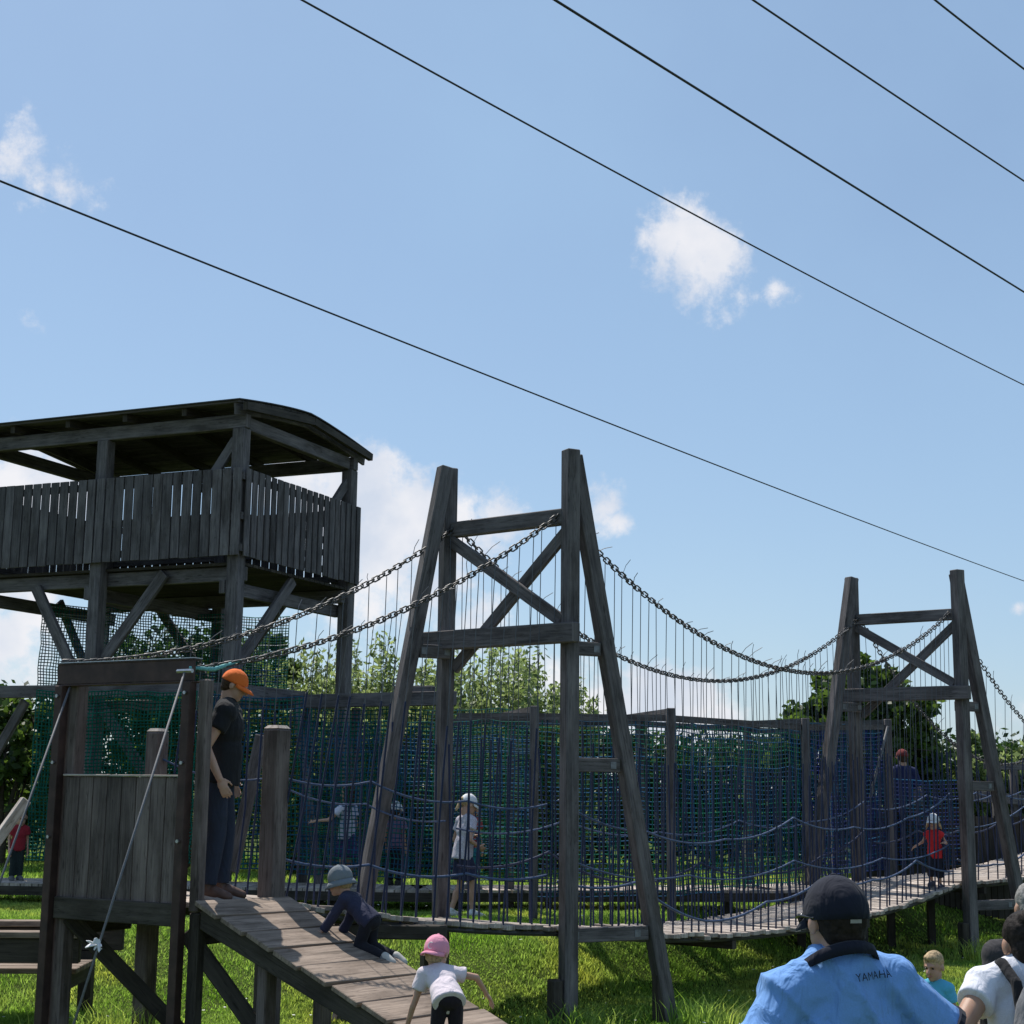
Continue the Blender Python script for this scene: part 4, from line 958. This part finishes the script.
    if shoes:
        for sd in 'LR':
            an, to = J['an' + sd], J['toe' + sd]; fd = (to - an); m = MB(); hl = an - fd * .28 + (V((0, 0, -.035)) if abs(fd.z) < .3 else V((0, 0, 0)))
            fk = max(1.0, .95 * k / s)
            m.capsule(L(hl), L(an + fd * .5 + V((0, 0, -.012))), .044 * s * fk, .044 * s * fk, 12); m.capsule(L(an + fd * .4), L(an + fd * 1.15), .044 * s * fk, .036 * s * fk, 12); m.capsule(L(an), L(an + (J['kn' + sd] - an) * .08), .046 * s, .046 * s)
            so = link('shoe', vox(m, 'shoe', shoes[0], vs * .8, 2, .5, base), root)
            m2 = MB(); n_ = (J['kn' + sd] - an).normalized(); fdn = fd.normalized(); n_ = (n_ - fdn * n_.dot(fdn)).normalized()
            m2.capsule(L(hl - n_ * .038), L(an + fd * 1.2 - n_ * .042), .040 * s * fk, .036 * s * fk, 12)
            soo = link('sole', vox(m2, 'sole', shoes[1], vs * .8, 2, .5, base), so)
    # hair
    if hair:
        hm, style = hair; m = MB()
        if style == 'short': m.ell(HK, (0, -.022, .034), (.081, .096, .090)); m.ell(HK, (0, -.045, -.01), (.074, .068, .07))
        elif style == 'nape': m.ell(HK, (0, -.04, .01), (.079, .075, .085)); m.ell(HK, (0, -.05, -.04), (.066, .052, .045))
        elif style == 'top': m.ell(HK, (0, -.018, .040), (.081, .098, .088)); m.ell(HK, (0, .045, .085), (.06, .045, .03))
        elif style == 'bun':
            m.ell(HK, (0, -.024, .034), (.083, .098, .090)); m.ell(HK, (0, -.05, -.03), (.07, .06, .07)); m.ell(HK, (0, -.10, .075), (.045, .045, .042))
        elif style == 'long':
            m.ell(HK, (0, -.024, .03), (.082, .098, .088)); m.ell(HK, (0, -.06, -.07), (.078, .05, .12))
            for g in (-1, 1): m.capsule(HK @ V((g * .07, -.02, 0)), HK @ V((g * .085, -.02, -.16)), .028 * k, .018 * k)
        elif style == 'tail': m.ell(HK, (0, -.024, .03), (.080, .096, .088)); m.capsule(HK @ V((0, -.11, .02)), HK @ V((0, -.14, -.12)), .032 * k, .014 * k)
        elif style == 'pigtails':
            m.ell(HK, (0, -.03, .02), (.080, .090, .085))
            for g in (-1, 1): m.capsule(HK @ V((g * .08, -.02, -.03)), HK @ V((g * .12, -.03, -.11)), .024 * k, .012 * k)
        hm_ = vox(m, 'hair', hm, vs * .8, 2, .5, base, lambda c: .004 * noise.noise(V((c.x * 60, c.y * 60, c.z * 25))) * k)
        link('hair', hm_, root)
    if hat:
        hmat = hat['mat']; kind = hat.get('kind', 'cap'); fwd = hat.get('fwd', 0); m = MB(); n = 28; rings = 9
        A = Matrix.Rotation(R(fwd), 4, 'Z') @ Matrix.Rotation(R(hat.get('tilt', 0)), 4, 'X'); rx, ry, rz = (.087, .106, .102); C0 = A.inverted() @ V((0, -.012, .022))
        i0 = len(m.v); HA = HK @ A
        for r_ in range(rings + 1):
            ph = R(6) + (R(hat.get('low', 97)) - R(6)) * r_ / rings
            for j in range(n):
                t = 2 * math.pi * j / n; bump_ = 1 + .006 * abs(math.sin(3 * t)) * math.sin(ph)
                m.v.append(tuple(HA @ (C0 + V((rx * math.sin(ph) * math.cos(t) * bump_, ry * math.sin(ph) * math.sin(t) * bump_, rz * (math.cos(ph) if ph < 1.57 else math.cos(ph) * 1.0))))))
        for r_ in range(rings):
            for j in range(n):
                ang = (2 * math.pi * (j + .5) / n - 1.5 * math.pi); ang = (ang + math.pi) % (2 * math.pi) - math.pi
                if hat.get('hole') and abs(ang) < .5 and 6 <= r_ < 8 - (1 if abs(ang) > .33 else 0) + 0: continue
                a_ = i0 + r_ * n + j; b_ = i0 + r_ * n + (j + 1) % n; m.f.append((a_, a_ + n, b_ + n, b_)); m.uv.append([(0, 0)] * 4); m.mi.append(0)
        m.f.append(tuple(i0 + j for j in range(n))); m.uv.append([(0, 0)] * n); m.mi.append(0)
        cp = m.build('sun_hat' if kind == 'sun' else 'cap', hmat, root, smooth=True); md = cp.modifiers.new('t', 'SOLIDIFY'); md.thickness = .004 * k; md.offset = 0
        sm_ = MB()
        for q_ in range(6):
            t = R(30 + 60 * q_); sm_.tube([HA @ (C0 + V((rx * 1.008 * math.sin(R(p_)) * math.cos(t), ry * 1.008 * math.sin(R(p_)) * math.sin(t), rz * 1.008 * math.cos(R(p_))))) for p_ in range(8, 98, 8)], .0013 * k, 4)
        sm_.build('seam', hmat, cp)
        MB().ell(HA, (C0.x, C0.y, .125), (.010, .010, .006), 8, 5).build('button', hmat, cp, smooth=True)
        m = MB(); zb_ = .022 + rz * math.cos(R(hat.get('low', 97)))
        if kind == 'cap': rng = [R(90 - 72 + 144 * i / 14) for i in range(15)]
        else: rng = [2 * math.pi * i / 28 for i in range(29)]
        for i, t in enumerate(rng):
            if kind == 'cap':
                f_ = math.cos((t - math.pi / 2) / R(72) * math.pi / 2) ** .6; ext = .075 * hat.get('brim', 1) * f_; dr_ = -.020 * f_ - .012 * abs(math.cos(t)) * 1.5
            else: ext = .028; dr_ = -.042
            ci, si_ = math.cos(t), math.sin(t); inn = V((C0.x + rx * .985 * ci, C0.y + ry * .985 * si_, zb_ + .006)); out = V((C0.x + rx * ci + ext * (.25 if kind == 'cap' else 1) * ci, C0.y + ry * si_ + ext * si_, zb_ + dr_)); mid = inn.lerp(out, .55) + V((0, 0, .006))
            m.v += [tuple(HA @ inn), tuple(HA @ mid), tuple(HA @ out)]
            if i:
                for q in (0, 1):
                    a_ = (i - 1) * 3 + q; m.f.append((a_, a_ + 3, a_ + 4, a_ + 1)); m.uv.append([(0, 0)] * 4); m.mi.append(0)
        bo = m.build('brim', hat.get('brimmat', hmat), cp, smooth=True); md = bo.modifiers.new('t', 'SOLIDIFY'); md.thickness = .005 * k; md.offset = 0
    return root, dict(W=W, s=s, k=k, HK=HK, MT=MT, J=J, L=L, shirt=sh, Tt=Tt)

f_ = fabric
# --- man with orange cap
p = at(216, 893, 11.62); bz = PLZ + .005
person('man in orange cap and black T-shirt looking down from the platform', (p.x - .02, p.y, bz), R(-88), 1.64, .225, dict(mat=f_('black_cotton', (.016, .016, .019)), sleeve=.50, hem=-.08), dict(mat=f_('navy_denim', (.030, .036, .058)), len=1.93, loose=.012),
       SK, (plain('brown_leather', (.10, .05, .035), .6), plain('pale_rubber', (.35, .32, .30), .8)), (H_BROWN, 'nape'), dict(mat=f_('orange_cotton', (.80, .17, .035)), tilt=0),
       dict(lean=7, hpitch=24, elR=(.27, -.07, 1.14), wrR=(.265, .05, .90), palmR=(0, 1, .1), elL=(-.27, -.05, 1.14), wrL=(-.25, .06, .9), knL=(-.10, .06, .50), anL=(-.10, .03, .085), anR=(.11, -.04, .085)), 1.12, .009, belly=.02)
# --- crawling child on the ramp
p = on_ramp(372, 945); hd_ = math.atan2(rd.x, -rd.y) ; 
def ramp_person(label, px, py, Ht, hh, top, bottom, pose, hdoff=0, **kw):
    p = on_ramp(px, py); up_dir = -rd; h = math.atan2(-up_dir.x, up_dir.y) + R(hdoff)
    return person(label, (p.x, p.y, p.z), h, Ht, hh, top, bottom, pose=pose, **kw)
navy = f_('navy_striped_jersey', (.028, .030, .060)); grn = f_('grey_blue_cotton', (.17, .19, .21))
sl = RS
def rz(y): return sl * y     # ramp rises towards +y in local units
ramp_person('small child in grey blue sun hat and navy clothes crawling up the ramp', 374, 956, .90, .205, dict(mat=navy, sleeve=1.85, hem=-.06), dict(mat=f_('black_jersey', (.014, .014, .02)), len=1.9, loose=.006),
    dict(pelvis=(0, .08, .50), lean=50, hpitch=14, elL=(-.20, .62, .52), wrL=(-.20, .78, rz(.78) + .06), elR=(.20, .56, .46), wrR=(.19, .66, rz(.66) + .06), knL=(-.10, .20, rz(.2) + .08), knR=(.11, .12, rz(.12) + .09), anL=(-.11, -.24, rz(-.24) + .08), anR=(.12, -.30, rz(-.3) + .09), toeL=(-.11, -.32, rz(-.3) + .02), toeR=(.12, -.38, rz(-.36) + .03)), 14,
    shoes=(plain('grey_canvas', (.12, .12, .13), .8), plain('white_rubber', (.42, .40, .37), .8)), hat=dict(mat=grn, kind='sun', low=106), hair=(H_BLOND, 'nape'), vs=.008)
# --- pink cap child on the ramp
root, I = ramp_person('toddler in pink cap and white top climbing the ramp bent forward', 446, 1070, .95, .20, dict(mat=f_('white_lilac_cotton', (.66, .58, .62)), sleeve=.5, hem=-.10), dict(mat=f_('dark_leggings', (.022, .016, .022)), len=1.75, loose=.004),
    dict(pelvis=(0, -.02, .80), lean=60, hpitch=6, hyaw=-42, elL=(-.30, .42, .66), wrL=(-.36, .56, rz(.56) + .12), elR=(.46, .36, .98), wrR=(.62, .46, .78), knL=(-.11, .06, .42), knR=(.12, .02, .40), anL=(-.11, -.03, .085), anR=(.13, -.10, .075)), -34,
    shoes=(plain('pink_grey_canvas', (.30, .22, .24), .8), plain('tan_rubber', (.45, .38, .32), .8)), hair=(H_BLOND, 'nape'), hat=dict(mat=f_('pink_cotton', (.74, .30, .40)), fwd=180, low=112, tilt=8), vs=.0075)
HK = I['HK']; m = MB(); pts = []
for i in range(13):
    a_ = R(60 + 240 * i / 12); q = V((.020 * math.cos(a_), -.135, .045 + .022 * math.sin(a_))); q.y = -.012 - .1065 * math.sqrt(max(.1, 1 - (q.x / .087) ** 2 - ((q.z - .022) / .102) ** 2)); pts.append(HK @ q)
m.tube(pts, .0035, 5).build('emblem', WHITE, root)
# --- blue shirt man in front
bx = at(826, 1000, 4.4); bs = (bx.x + .085, 4.45, tz(bx.x, 4.4))
sky = f_('light_blue_jersey', (.17, .335, .66), fold=.9); nav = f_('navy_cotton', (.014, .016, .028))
root, I = person('broad man in light blue polo shirt and navy cap seen from behind', bs, R(16), 1.70, .228, dict(mat=sky, sleeve=.55, hem=-.14, fold=.013, drape=True), dict(mat=f_('dark_shorts', (.03, .03, .035)), len=.9, loose=.03),
    SK, (plain('black_trainers', (.03, .03, .03), .6), plain('white_sole', (.6, .6, .6), .7)), (H_DARK, 'nape'), dict(mat=nav, low=103, tilt=-2),
    dict(lean=3, roll=-4, neck=-.035, hyaw=4, hpitch=4, elL=(-.37, -.04, 1.15), wrL=(-.22, .12, 1.02), elR=(.40, -.02, 1.18), wrR=(.24, .12, 1.02), shw=.86), 1.09, .008, belly=.05)
HK, MT, L = I['HK'], I['MT'], I['L']
# collar
m = MB(); n = 32
for r_, (zz, rr_) in enumerate(((.516, .110), (.547, .102), (.550, .092), (.52, .092))):
    for j in range(n):
        t = 2 * math.pi * j / n; m.v.append(tuple(MT @ V((rr_ * 1.08 * math.cos(t), -.012 + rr_ * math.sin(t), zz - .05 * math.sin(t)))))
for r_ in range(3):
    for j in range(n):
        a_ = r_ * n + j; b_ = r_ * n + (j + 1) % n; m.f.append((a_, b_, b_ + n, a_ + n)); m.uv.append([(0, 0)] * 4); m.mi.append(0)
co_ = m.build('collar', nav, root, smooth=True); md = co_.modifiers.new('t', 'SOLIDIFY'); md.thickness = .006
# sleeve bands
for sd in 'LR':
    a_, e_ = L(I['J']['sh' + sd]), L(I['J']['el' + sd]); r_ = .050 * 1.3 * I['s'] * .95 + .017 * 1.5 + .002
    MB().capsule(a_.lerp(e_, .52), a_.lerp(e_, .565), r_, r_, 20, True, True).build('sleeve_band', nav, root, smooth=False)
# sunglasses temples
for g in (-1, 1):
    MB().tube([HK @ V((g * .084, -.03, .006)), HK @ V((g * .083, .05, .012)), HK @ V((g * .07, .095, .006))], .0045 * I['k'], 6).build('glasses', EYEM, root)
for g in (-1, 1): MB().ell(HK, (g * .036, .092, .0), (.032, .008, .022), 12, 6).build('glasses', EYEM, root, smooth=True)
# cap strap tag
MB().beam(HK @ V((-.018, -.113, -.004)), HK @ V((.018, -.113, -.004)), .004, .010).build('strap_tag', plain('grey_tag', (.30, .28, .25), .7), root)
# lettering between the shoulder blades
tcv = bpy.data.curves.new('txt', 'FONT'); tcv.body = 'YAMAHA'; tcv.size = .030; tcv.align_x = 'CENTER'; tcv.extrude = 0; tcv.space_character = 1.05
to = bpy.data.objects.new('tmp', tcv); COL.objects.link(to); dg = bpy.context.evaluated_depsgraph_get(); tm = bpy.data.meshes.new_from_object(to.evaluated_get(dg)); bpy.data.objects.remove(to)
bm = bmesh.new(); bm.from_mesh(tm); bmesh.ops.triangulate(bm, faces=bm.faces[:]); bmesh.ops.subdivide_edges(bm, edges=bm.edges[:], cuts=2)
shm = I['shirt'].data; bvh = BVHTree.FromPolygons([v.co.copy() for v in shm.vertices], [tuple(pp.vertices) for pp in shm.polygons])
R3 = MT.to_3x3(); ok = True
for v in bm.verts:
    src = MT @ V((v.co.x / I['s'] * 1.0 + .055, -.5, .492 + v.co.y / I['s'])); dr_ = (R3 @ V((0, 1, 0))).normalized()
    hit, nr, *_r = bvh.ray_cast(src - V(bs), dr_)
    if hit is not None: v.co = hit - dr_ * .015
    else: v.co = src - V(bs)
bm.to_mesh(tm); bm.free(); tm.materials.clear(); tm.materials.append(nav); link('lettering', tm, root)
# --- boy toddler in turquoise
p = at(936, 1000, 11.2)
person('fair haired toddler in turquoise T-shirt facing the camera on the lawn', (p.x, 11.2, tz(p.x, 11.2)), R(150), .95, .195, dict(mat=f_('turquoise_cotton', (.10, .42, .62)), sleeve=.6), dict(mat=f_('grey_shorts', (.15, .15, .18)), len=.9, loose=.02), SK,
       (plain('blue_canvas', (.06, .10, .2), .8), plain('pale_sole', (.5, .5, .5), .8)), (H_BLOND, 'top'), None, dict(hpitch=12, hyaw=-10), 1.0, .008)
# --- woman with backpack
p = at(1034, 950, 5.9); wb = (p.x, 5.9, tz(p.x, 5.9)); white = f_('white_cotton', (.70, .70, .76))
root, I = person('dark haired woman in white T-shirt, hand on hip, at the right edge', wb, R(4), 1.60, .23, dict(mat=white, sleeve=.36), dict(mat=f_('beige_shorts', (.28, .24, .20)), len=.8, loose=.015), SK2,
       (plain('brown_sandal', (.12, .08, .05), .7), plain('dark_sole', (.05, .05, .05), .7)), (H_DARK, 'bun'), None,
       dict(lean=10, neck=-.075, hpitch=16, hyaw=0, elL=(-.37, -.10, 1.23), wrL=(-.21, .06, 1.05), elR=(.36, -.02, 1.12), wrR=(.24, .18, 1.0)), 1.02, .0085)
MTw = I['MT']; bpk = thing('backpack', MTw @ V((0, -.2, .2)), 'grey rucksack with black straps on the back of the woman in white', 'backpack')
gf = f_('grey_nylon', (.16, .16, .17)); m = MB(); m.ell(MTw, (0, -.22, .26), (.165, .10, .24)); m.ell(MTw, (0, -.23, .12), (.16, .105, .16)); link('bag', vox(m, 'bag', gf, .01, 3, .5, world_loc(bpk)), bpk)
m = MB(); m.ell(MTw, (0, -.31, .14), (.13, .05, .14)); link('front_pocket', vox(m, 'pocket', f_('pale_grey_nylon', (.30, .30, .31)), .01, 2, .5, world_loc(bpk)), bpk)
for g in (-1, 1):
    pts = [MTw @ V((g * .10, -.16, .30)), MTw @ V((g * .10, -.14, .46)), MTw @ V((g * .115, -.05, .545)), MTw @ V((g * .125, .06, .52)), MTw @ V((g * .14, .125, .38)), MTw @ V((g * .165, .09, .18)), MTw @ V((g * .16, -.08, .06))]
    m = MB()
    for a_, b_ in zip(pts, pts[1:]): m.capsule(a_, b_, .022, .022, 8)
    link('strap', vox(m, 'strap', f_('black_webbing', (.018, .018, .02)), .008, 3, .5, world_loc(bpk)), bpk)
    MB().tube([MTw @ V((g * .06, -.312, .40)), MTw @ V((g * .11, -.315, .24)), MTw @ V((g * .12, -.31, .08))], .007, 6).build('piping', STEEL, bpk)
# --- grey haired man
p = at(1037, 900, 7.4); gb = (p.x, 7.4, tz(p.x, 7.4))
person('grey haired man in dark grey T-shirt partly hidden behind the woman with the backpack', gb, R(2), 1.61, .235, dict(mat=f_('charcoal_cotton', (.045, .042, .045)), sleeve=.6), dict(mat=f_('stone_trousers', (.2, .18, .15)), len=1.9), SK2,
       (plain('brown_shoe', (.08, .05, .03), .7), plain('black_sole', (.03, .03, .03), .7)), (H_GREY, 'short'), None, dict(lean=5, hpitch=15), 1.12, .0095)
# --- girl white cap behind the bridge
p = at(462, 905, 16.9)
person('girl in white cap, patterned top and navy shorts walking behind the blue ropes', (p.x, 16.9, tz(p.x, 16.9)), R(-60), 1.27, .215, dict(mat=f_('patterned_cotton', (.50, .46, .52), var=.5), sleeve=.5), dict(mat=f_('navy_shorts', (.030, .032, .07)), len=.85, loose=.03), SK,
       (plain('white_trainers', (.6, .6, .6), .7), plain('white_sole2', (.6, .6, .6), .7)), (H_BLOND, 'tail'), dict(mat=f_('white_cap_cotton', (.72, .72, .74))),
       dict(lean=6, hpitch=20, elL=(-.30, .02, 1.13), wrL=(-.2, .25, 1.18), elR=(.30, -.06, 1.15), wrR=(.20, .16, 1.05), knR=(.1, .10, .5), anR=(.11, .12, .085), anL=(-.1, -.14, .09)), 1.0, .010)
p = at(471, 880, 17.9)
person('small child in red top and turquoise shorts behind the girl in the white cap', (p.x, 17.95, .815), R(-40), .98, .2, dict(mat=f_('coral_cotton', (.42, .07, .07)), sleeve=.5), dict(mat=f_('turquoise_shorts', (.05, .27, .33)), len=1.3, loose=.02), SK, (plain('grey_shoes', (.2, .2, .2), .8), plain('grey_sole', (.2, .2, .2), .8)), (H_BROWN, 'short'), None, dict(hpitch=10), 1.0, .011)
p = at(345, 880, 18.1)
person('child in white top and violet skirt reaching left behind the leaning tower leg', (p.x, 18.15, .815), R(60), 1.12, .205, dict(mat=f_('lilac_cotton', (.60, .58, .70)), sleeve=.5), dict(mat=f_('violet_cotton', (.07, .055, .16)), len=.8, skirt=True), SK, (plain('violet_shoes', (.1, .08, .2), .8), plain('violet_sole', (.2, .2, .2), .8)), (H_BROWN, 'long'), None, dict(elL=(-.30, .2, 1.2), wrL=(-.34, .45, 1.18)), 1.0, .011)
p = at(395, 875, 18.6)
person('small child in white cap and violet clothes between the left tower legs', (p.x, 18.5, .815), R(-20), .93, .2, dict(mat=f_('mauve_cotton', (.22, .14, .22)), sleeve=.5), dict(mat=f_('black_leggings', (.02, .02, .03)), len=1.9), SK, (plain('black_shoes', (.03, .03, .03), .8), plain('black_sole2', (.03, .03, .03), .8)), (H_BROWN, 'short'), dict(mat=f_('white_cap_cotton2', (.72, .72, .74))), {}, 1.0, .011)
# --- red child on bridge
e = dk(spansE[1], .93); fz = dk(spansF[1], .93); c = e.lerp(fz, .35); p = at(936, 880, c.y)
root, I = person('child in white cap and red sleeveless top running along the bridge deck', (p.x, c.y, c.z + .02), R(150), .86, .195, dict(mat=f_('red_cotton', (.62, .030, .035)), sleeve=.12, hem=-.15), dict(mat=f_('black_shorts', (.02, .02, .03)), len=1.5, loose=.01), SK, (plain('dark_shoes', (.05, .05, .07), .8), plain('dark_sole2', (.1, .1, .1), .8)), (H_BLOND, 'pigtails'), dict(mat=f_('white_cap_cotton3', (.74, .74, .76)), fwd=0),
       dict(lean=8, elL=(-.28, -.1, 1.18), wrL=(-.3, .1, 1.2), elR=(.32, .02, 1.2), wrR=(.42, .18, 1.12), knR=(.1, .16, .52), anR=(.11, -.02, .16), anL=(-.1, -.06, .085)), 1.0, .009)
MTr = I['MT']; m = MB()
for i, (x, w_) in enumerate(((-.07, .03), (-.02, .03), (.035, .03))):
    m.beam(MTr @ V((x, .128, .36)), MTr @ V((x + w_, .128, .36)), .004, .030 * I['s'])
m.build('shirt_print', fabric('pale_red_print', (.62, .30, .30)), root)
# --- person in blue at the far right platform
p = at(905, 800, 23.2)
person('person with red cap and dark blue top standing behind the violet net', (p.x, 23.3, .92), R(10), 1.62, .23, dict(mat=f_('dark_blue_cotton', (.020, .026, .085)), sleeve=.8), dict(mat=f_('dark_trousers', (.03, .03, .04)), len=1.9), SK, (plain('dark_shoes3', (.05, .05, .05), .8), plain('dark_sole3', (.05, .05, .05), .8)), (H_BROWN, 'nape'), dict(mat=f_('dark_red_cotton', (.16, .03, .03))), {}, 1.05, .012)
mb = MB(); 
for k_ in range(10): mb.beam((6.2 + .0, 22.95 + .11 * k_, .9), (8.4, 22.95 + .11 * k_, .9), .10, .03)
for x in (6.3, 8.3):
    for y in (23, 23.9): mb.beam((x, y, .4), (x, y, .885), .09, .09)
lp = thing('low_platform', (6.3, 23, .58), 'low plank platform behind the violet net under the person in blue', 'platform'); mb.build('deck', WOODD, lp)
# --- red child far left
p = at(14, 880, 18.5)
person('child in red top and dark trousers at the left edge beside the green net', (p.x, 18.55, .815), R(-150), .82, .2, dict(mat=f_('crimson_cotton', (.30, .025, .04)), sleeve=.5, hem=-.12), dict(mat=f_('dark_green_trousers', (.02, .03, .03)), len=1.9), SK, (plain('grey_shoes4', (.1, .1, .1), .8), plain('grey_sole4', (.3, .3, .3), .8)), (H_BROWN, 'short'), None, dict(lean=18, hpitch=20), 1.05, .011)

# ------------------------------------------------------------------ world + sun
SUN = V((-.51, .86, 0)).normalized(); EL = R(59); sd = V((SUN.x * math.cos(EL), SUN.y * math.cos(EL), math.sin(EL)))
sl_ = bpy.data.lights.new('sun', 'SUN'); sl_.energy = 4.2; sl_.angle = R(.5); sl_.color = (1, .95, .87); so = bpy.data.objects.new('sun', sl_); COL.objects.link(so); so.rotation_euler = sd.to_track_quat('Z', 'Y').to_euler(); so.location = (0, 0, 30)
w = bpy.data.worlds.new('World'); S.world = w; w.use_nodes = True; nt = w.node_tree; L_ = nt.links.new
bg = nt.nodes['Background']; st = N(nt, 'ShaderNodeTexSky', sky_type='NISHITA'); st.sun_disc = False; st.sun_elevation = EL; st.sun_rotation = math.atan2(SUN.x, SUN.y)
st.altitude = 100; st.air_density = 1.0; st.dust_density = .6; st.ozone_density = 1.6
SKYS = .09; bg.inputs['Strength'].default_value = SKYS
tc = N(nt, 'ShaderNodeTexCoord')
blobs_ = [(690, 245, 46, 1), (716, 262, 36, 1), (668, 240, 36, 1), (694, 286, 28, .8), (740, 298, 18, .6), (776, 290, 20, .5),
  (20, 158, 44, .5), (62, 189, 24, .8), (42, 186, 24, .7), (88, 195, 20, .45), (35, 325, 15, .5), (105, 180, 24, .38), (740, 296, 22, .6), (710, 300, 30, .5),
  (372, 492, 46, 1.4), (405, 515, 48, 1.4), (440, 528, 44, 1.3), (380, 545, 58, 1.3), (330, 505, 60, 1.3), (500, 520, 34, 1.1), (350, 600, 60, .9), (430, 590, 55, .9), (490, 545, 36, .8), (290, 480, 45, 1), (470, 620, 45, .7),
  (602, 508, 28, 1.2), (618, 520, 16, 1.1), (650, 702, 36, 1.9), (690, 700, 28, 1.8), (675, 715, 40, 1.6), (612, 704, 34, 1.5), (560, 690, 44, .9), (520, 680, 40, .8), (715, 720, 34, 1), (660, 730, 50, 1),
  (5, 645, 46, 1.2), (40, 610, 40, 1), (0, 590, 40, 1), (15, 485, 50, 1.2), (70, 487, 50, 1.2), (-20, 500, 60, .9), (1018, 607, 9, .9), (1000, 735, 40, .5)]
acc = None
for px, py, rp_, s_ in blobs_:
    d = ray(px, py)
    vs_ = N(nt, 'ShaderNodeVectorMath', operation='DISTANCE'); L_(tc.outputs['Generated'], vs_.inputs[0]); vs_.inputs[1].default_value = d
    mr = N(nt, 'ShaderNodeMapRange'); mr.inputs[1].default_value = 0; mr.inputs[2].default_value = rp_ * 1.42 / F; mr.inputs[3].default_value = s_; mr.inputs[4].default_value = 0; L_(vs_.outputs['Value'], mr.inputs[0])
    if acc is None: acc = mr.outputs[0]
    else:
        mm = N(nt, 'ShaderNodeMath', operation='MAXIMUM'); L_(acc, mm.inputs[0]); L_(mr.outputs[0], mm.inputs[1]); acc = mm.outputs[0]
nz = N(nt, 'ShaderNodeTexNoise'); nz.inputs['Scale'].default_value = 36; nz.inputs['Detail'].default_value = 10; nz.inputs['Roughness'].default_value = .66; L_(tc.outputs['Generated'], nz.inputs['Vector'])
m1 = N(nt, 'ShaderNodeMath', operation='SUBTRACT'); L_(nz.outputs[0], m1.inputs[0]); m1.inputs[1].default_value = .5
m2 = N(nt, 'ShaderNodeMath', operation='MULTIPLY'); L_(m1.outputs[0], m2.inputs[0]); m2.inputs[1].default_value = 2.1
m3 = N(nt, 'ShaderNodeMath', operation='ADD'); L_(acc, m3.inputs[0]); L_(m2.outputs[0], m3.inputs[1])
gate = N(nt, 'ShaderNodeMapRange'); gate.inputs[1].default_value = .0; gate.inputs[2].default_value = .12; L_(acc, gate.inputs[0])
mk = N(nt, 'ShaderNodeMapRange', interpolation_type='SMOOTHSTEP'); mk.inputs[1].default_value = .20; mk.inputs[2].default_value = .90; mk.inputs[4].default_value = .90; L_(m3.outputs[0], mk.inputs[0])
m4 = N(nt, 'ShaderNodeMath', operation='MULTIPLY'); L_(mk.outputs[0], m4.inputs[0]); L_(gate.outputs[0], m4.inputs[1])
n5 = N(nt, 'ShaderNodeTexNoise'); n5.inputs['Scale'].default_value = 3.5; n5.inputs['Detail'].default_value = 6; n5.inputs['Roughness'].default_value = .55; L_(tc.outputs['Generated'], n5.inputs['Vector'])
vr = N(nt, 'ShaderNodeMapRange'); vr.inputs[1].default_value = .35; vr.inputs[2].default_value = .75; vr.inputs[3].default_value = .36; vr.inputs[4].default_value = .60; L_(n5.outputs[0], vr.inputs[0])
CW = .72 / SKYS
veil = N(nt, 'ShaderNodeMix', data_type='RGBA'); L_(vr.outputs[0], veil.inputs[0]); L_(st.outputs[0], veil.inputs[6]); veil.inputs[7].default_value = (CW * .43, CW * .655, CW * .93, 1)
ns = N(nt, 'ShaderNodeTexNoise'); ns.inputs['Scale'].default_value = 17; ns.inputs['Detail'].default_value = 7; L_(tc.outputs['Generated'], ns.inputs['Vector'])
cc_ = ramp(nt, [(.35, (.74 * CW, .80 * CW, .92 * CW)), (.60, (CW * 1.04, CW * 1.02, CW * 1.04))]); L_(ns.outputs[0], cc_.inputs[0])
fin = N(nt, 'ShaderNodeMix', data_type='RGBA'); L_(m4.outputs[0], fin.inputs[0]); L_(veil.outputs[2], fin.inputs[6]); L_(cc_.outputs[0], fin.inputs[7]); L_(fin.outputs[2], bg.inputs[0])
S.view_settings.view_transform = 'Standard'; S.view_settings.look = 'None'; S.view_settings.exposure = .33; S.view_settings.gamma = 1
S.render.film_transparent = False
S.cycles.max_bounces = 6; S.cycles.transparent_max_bounces = 8
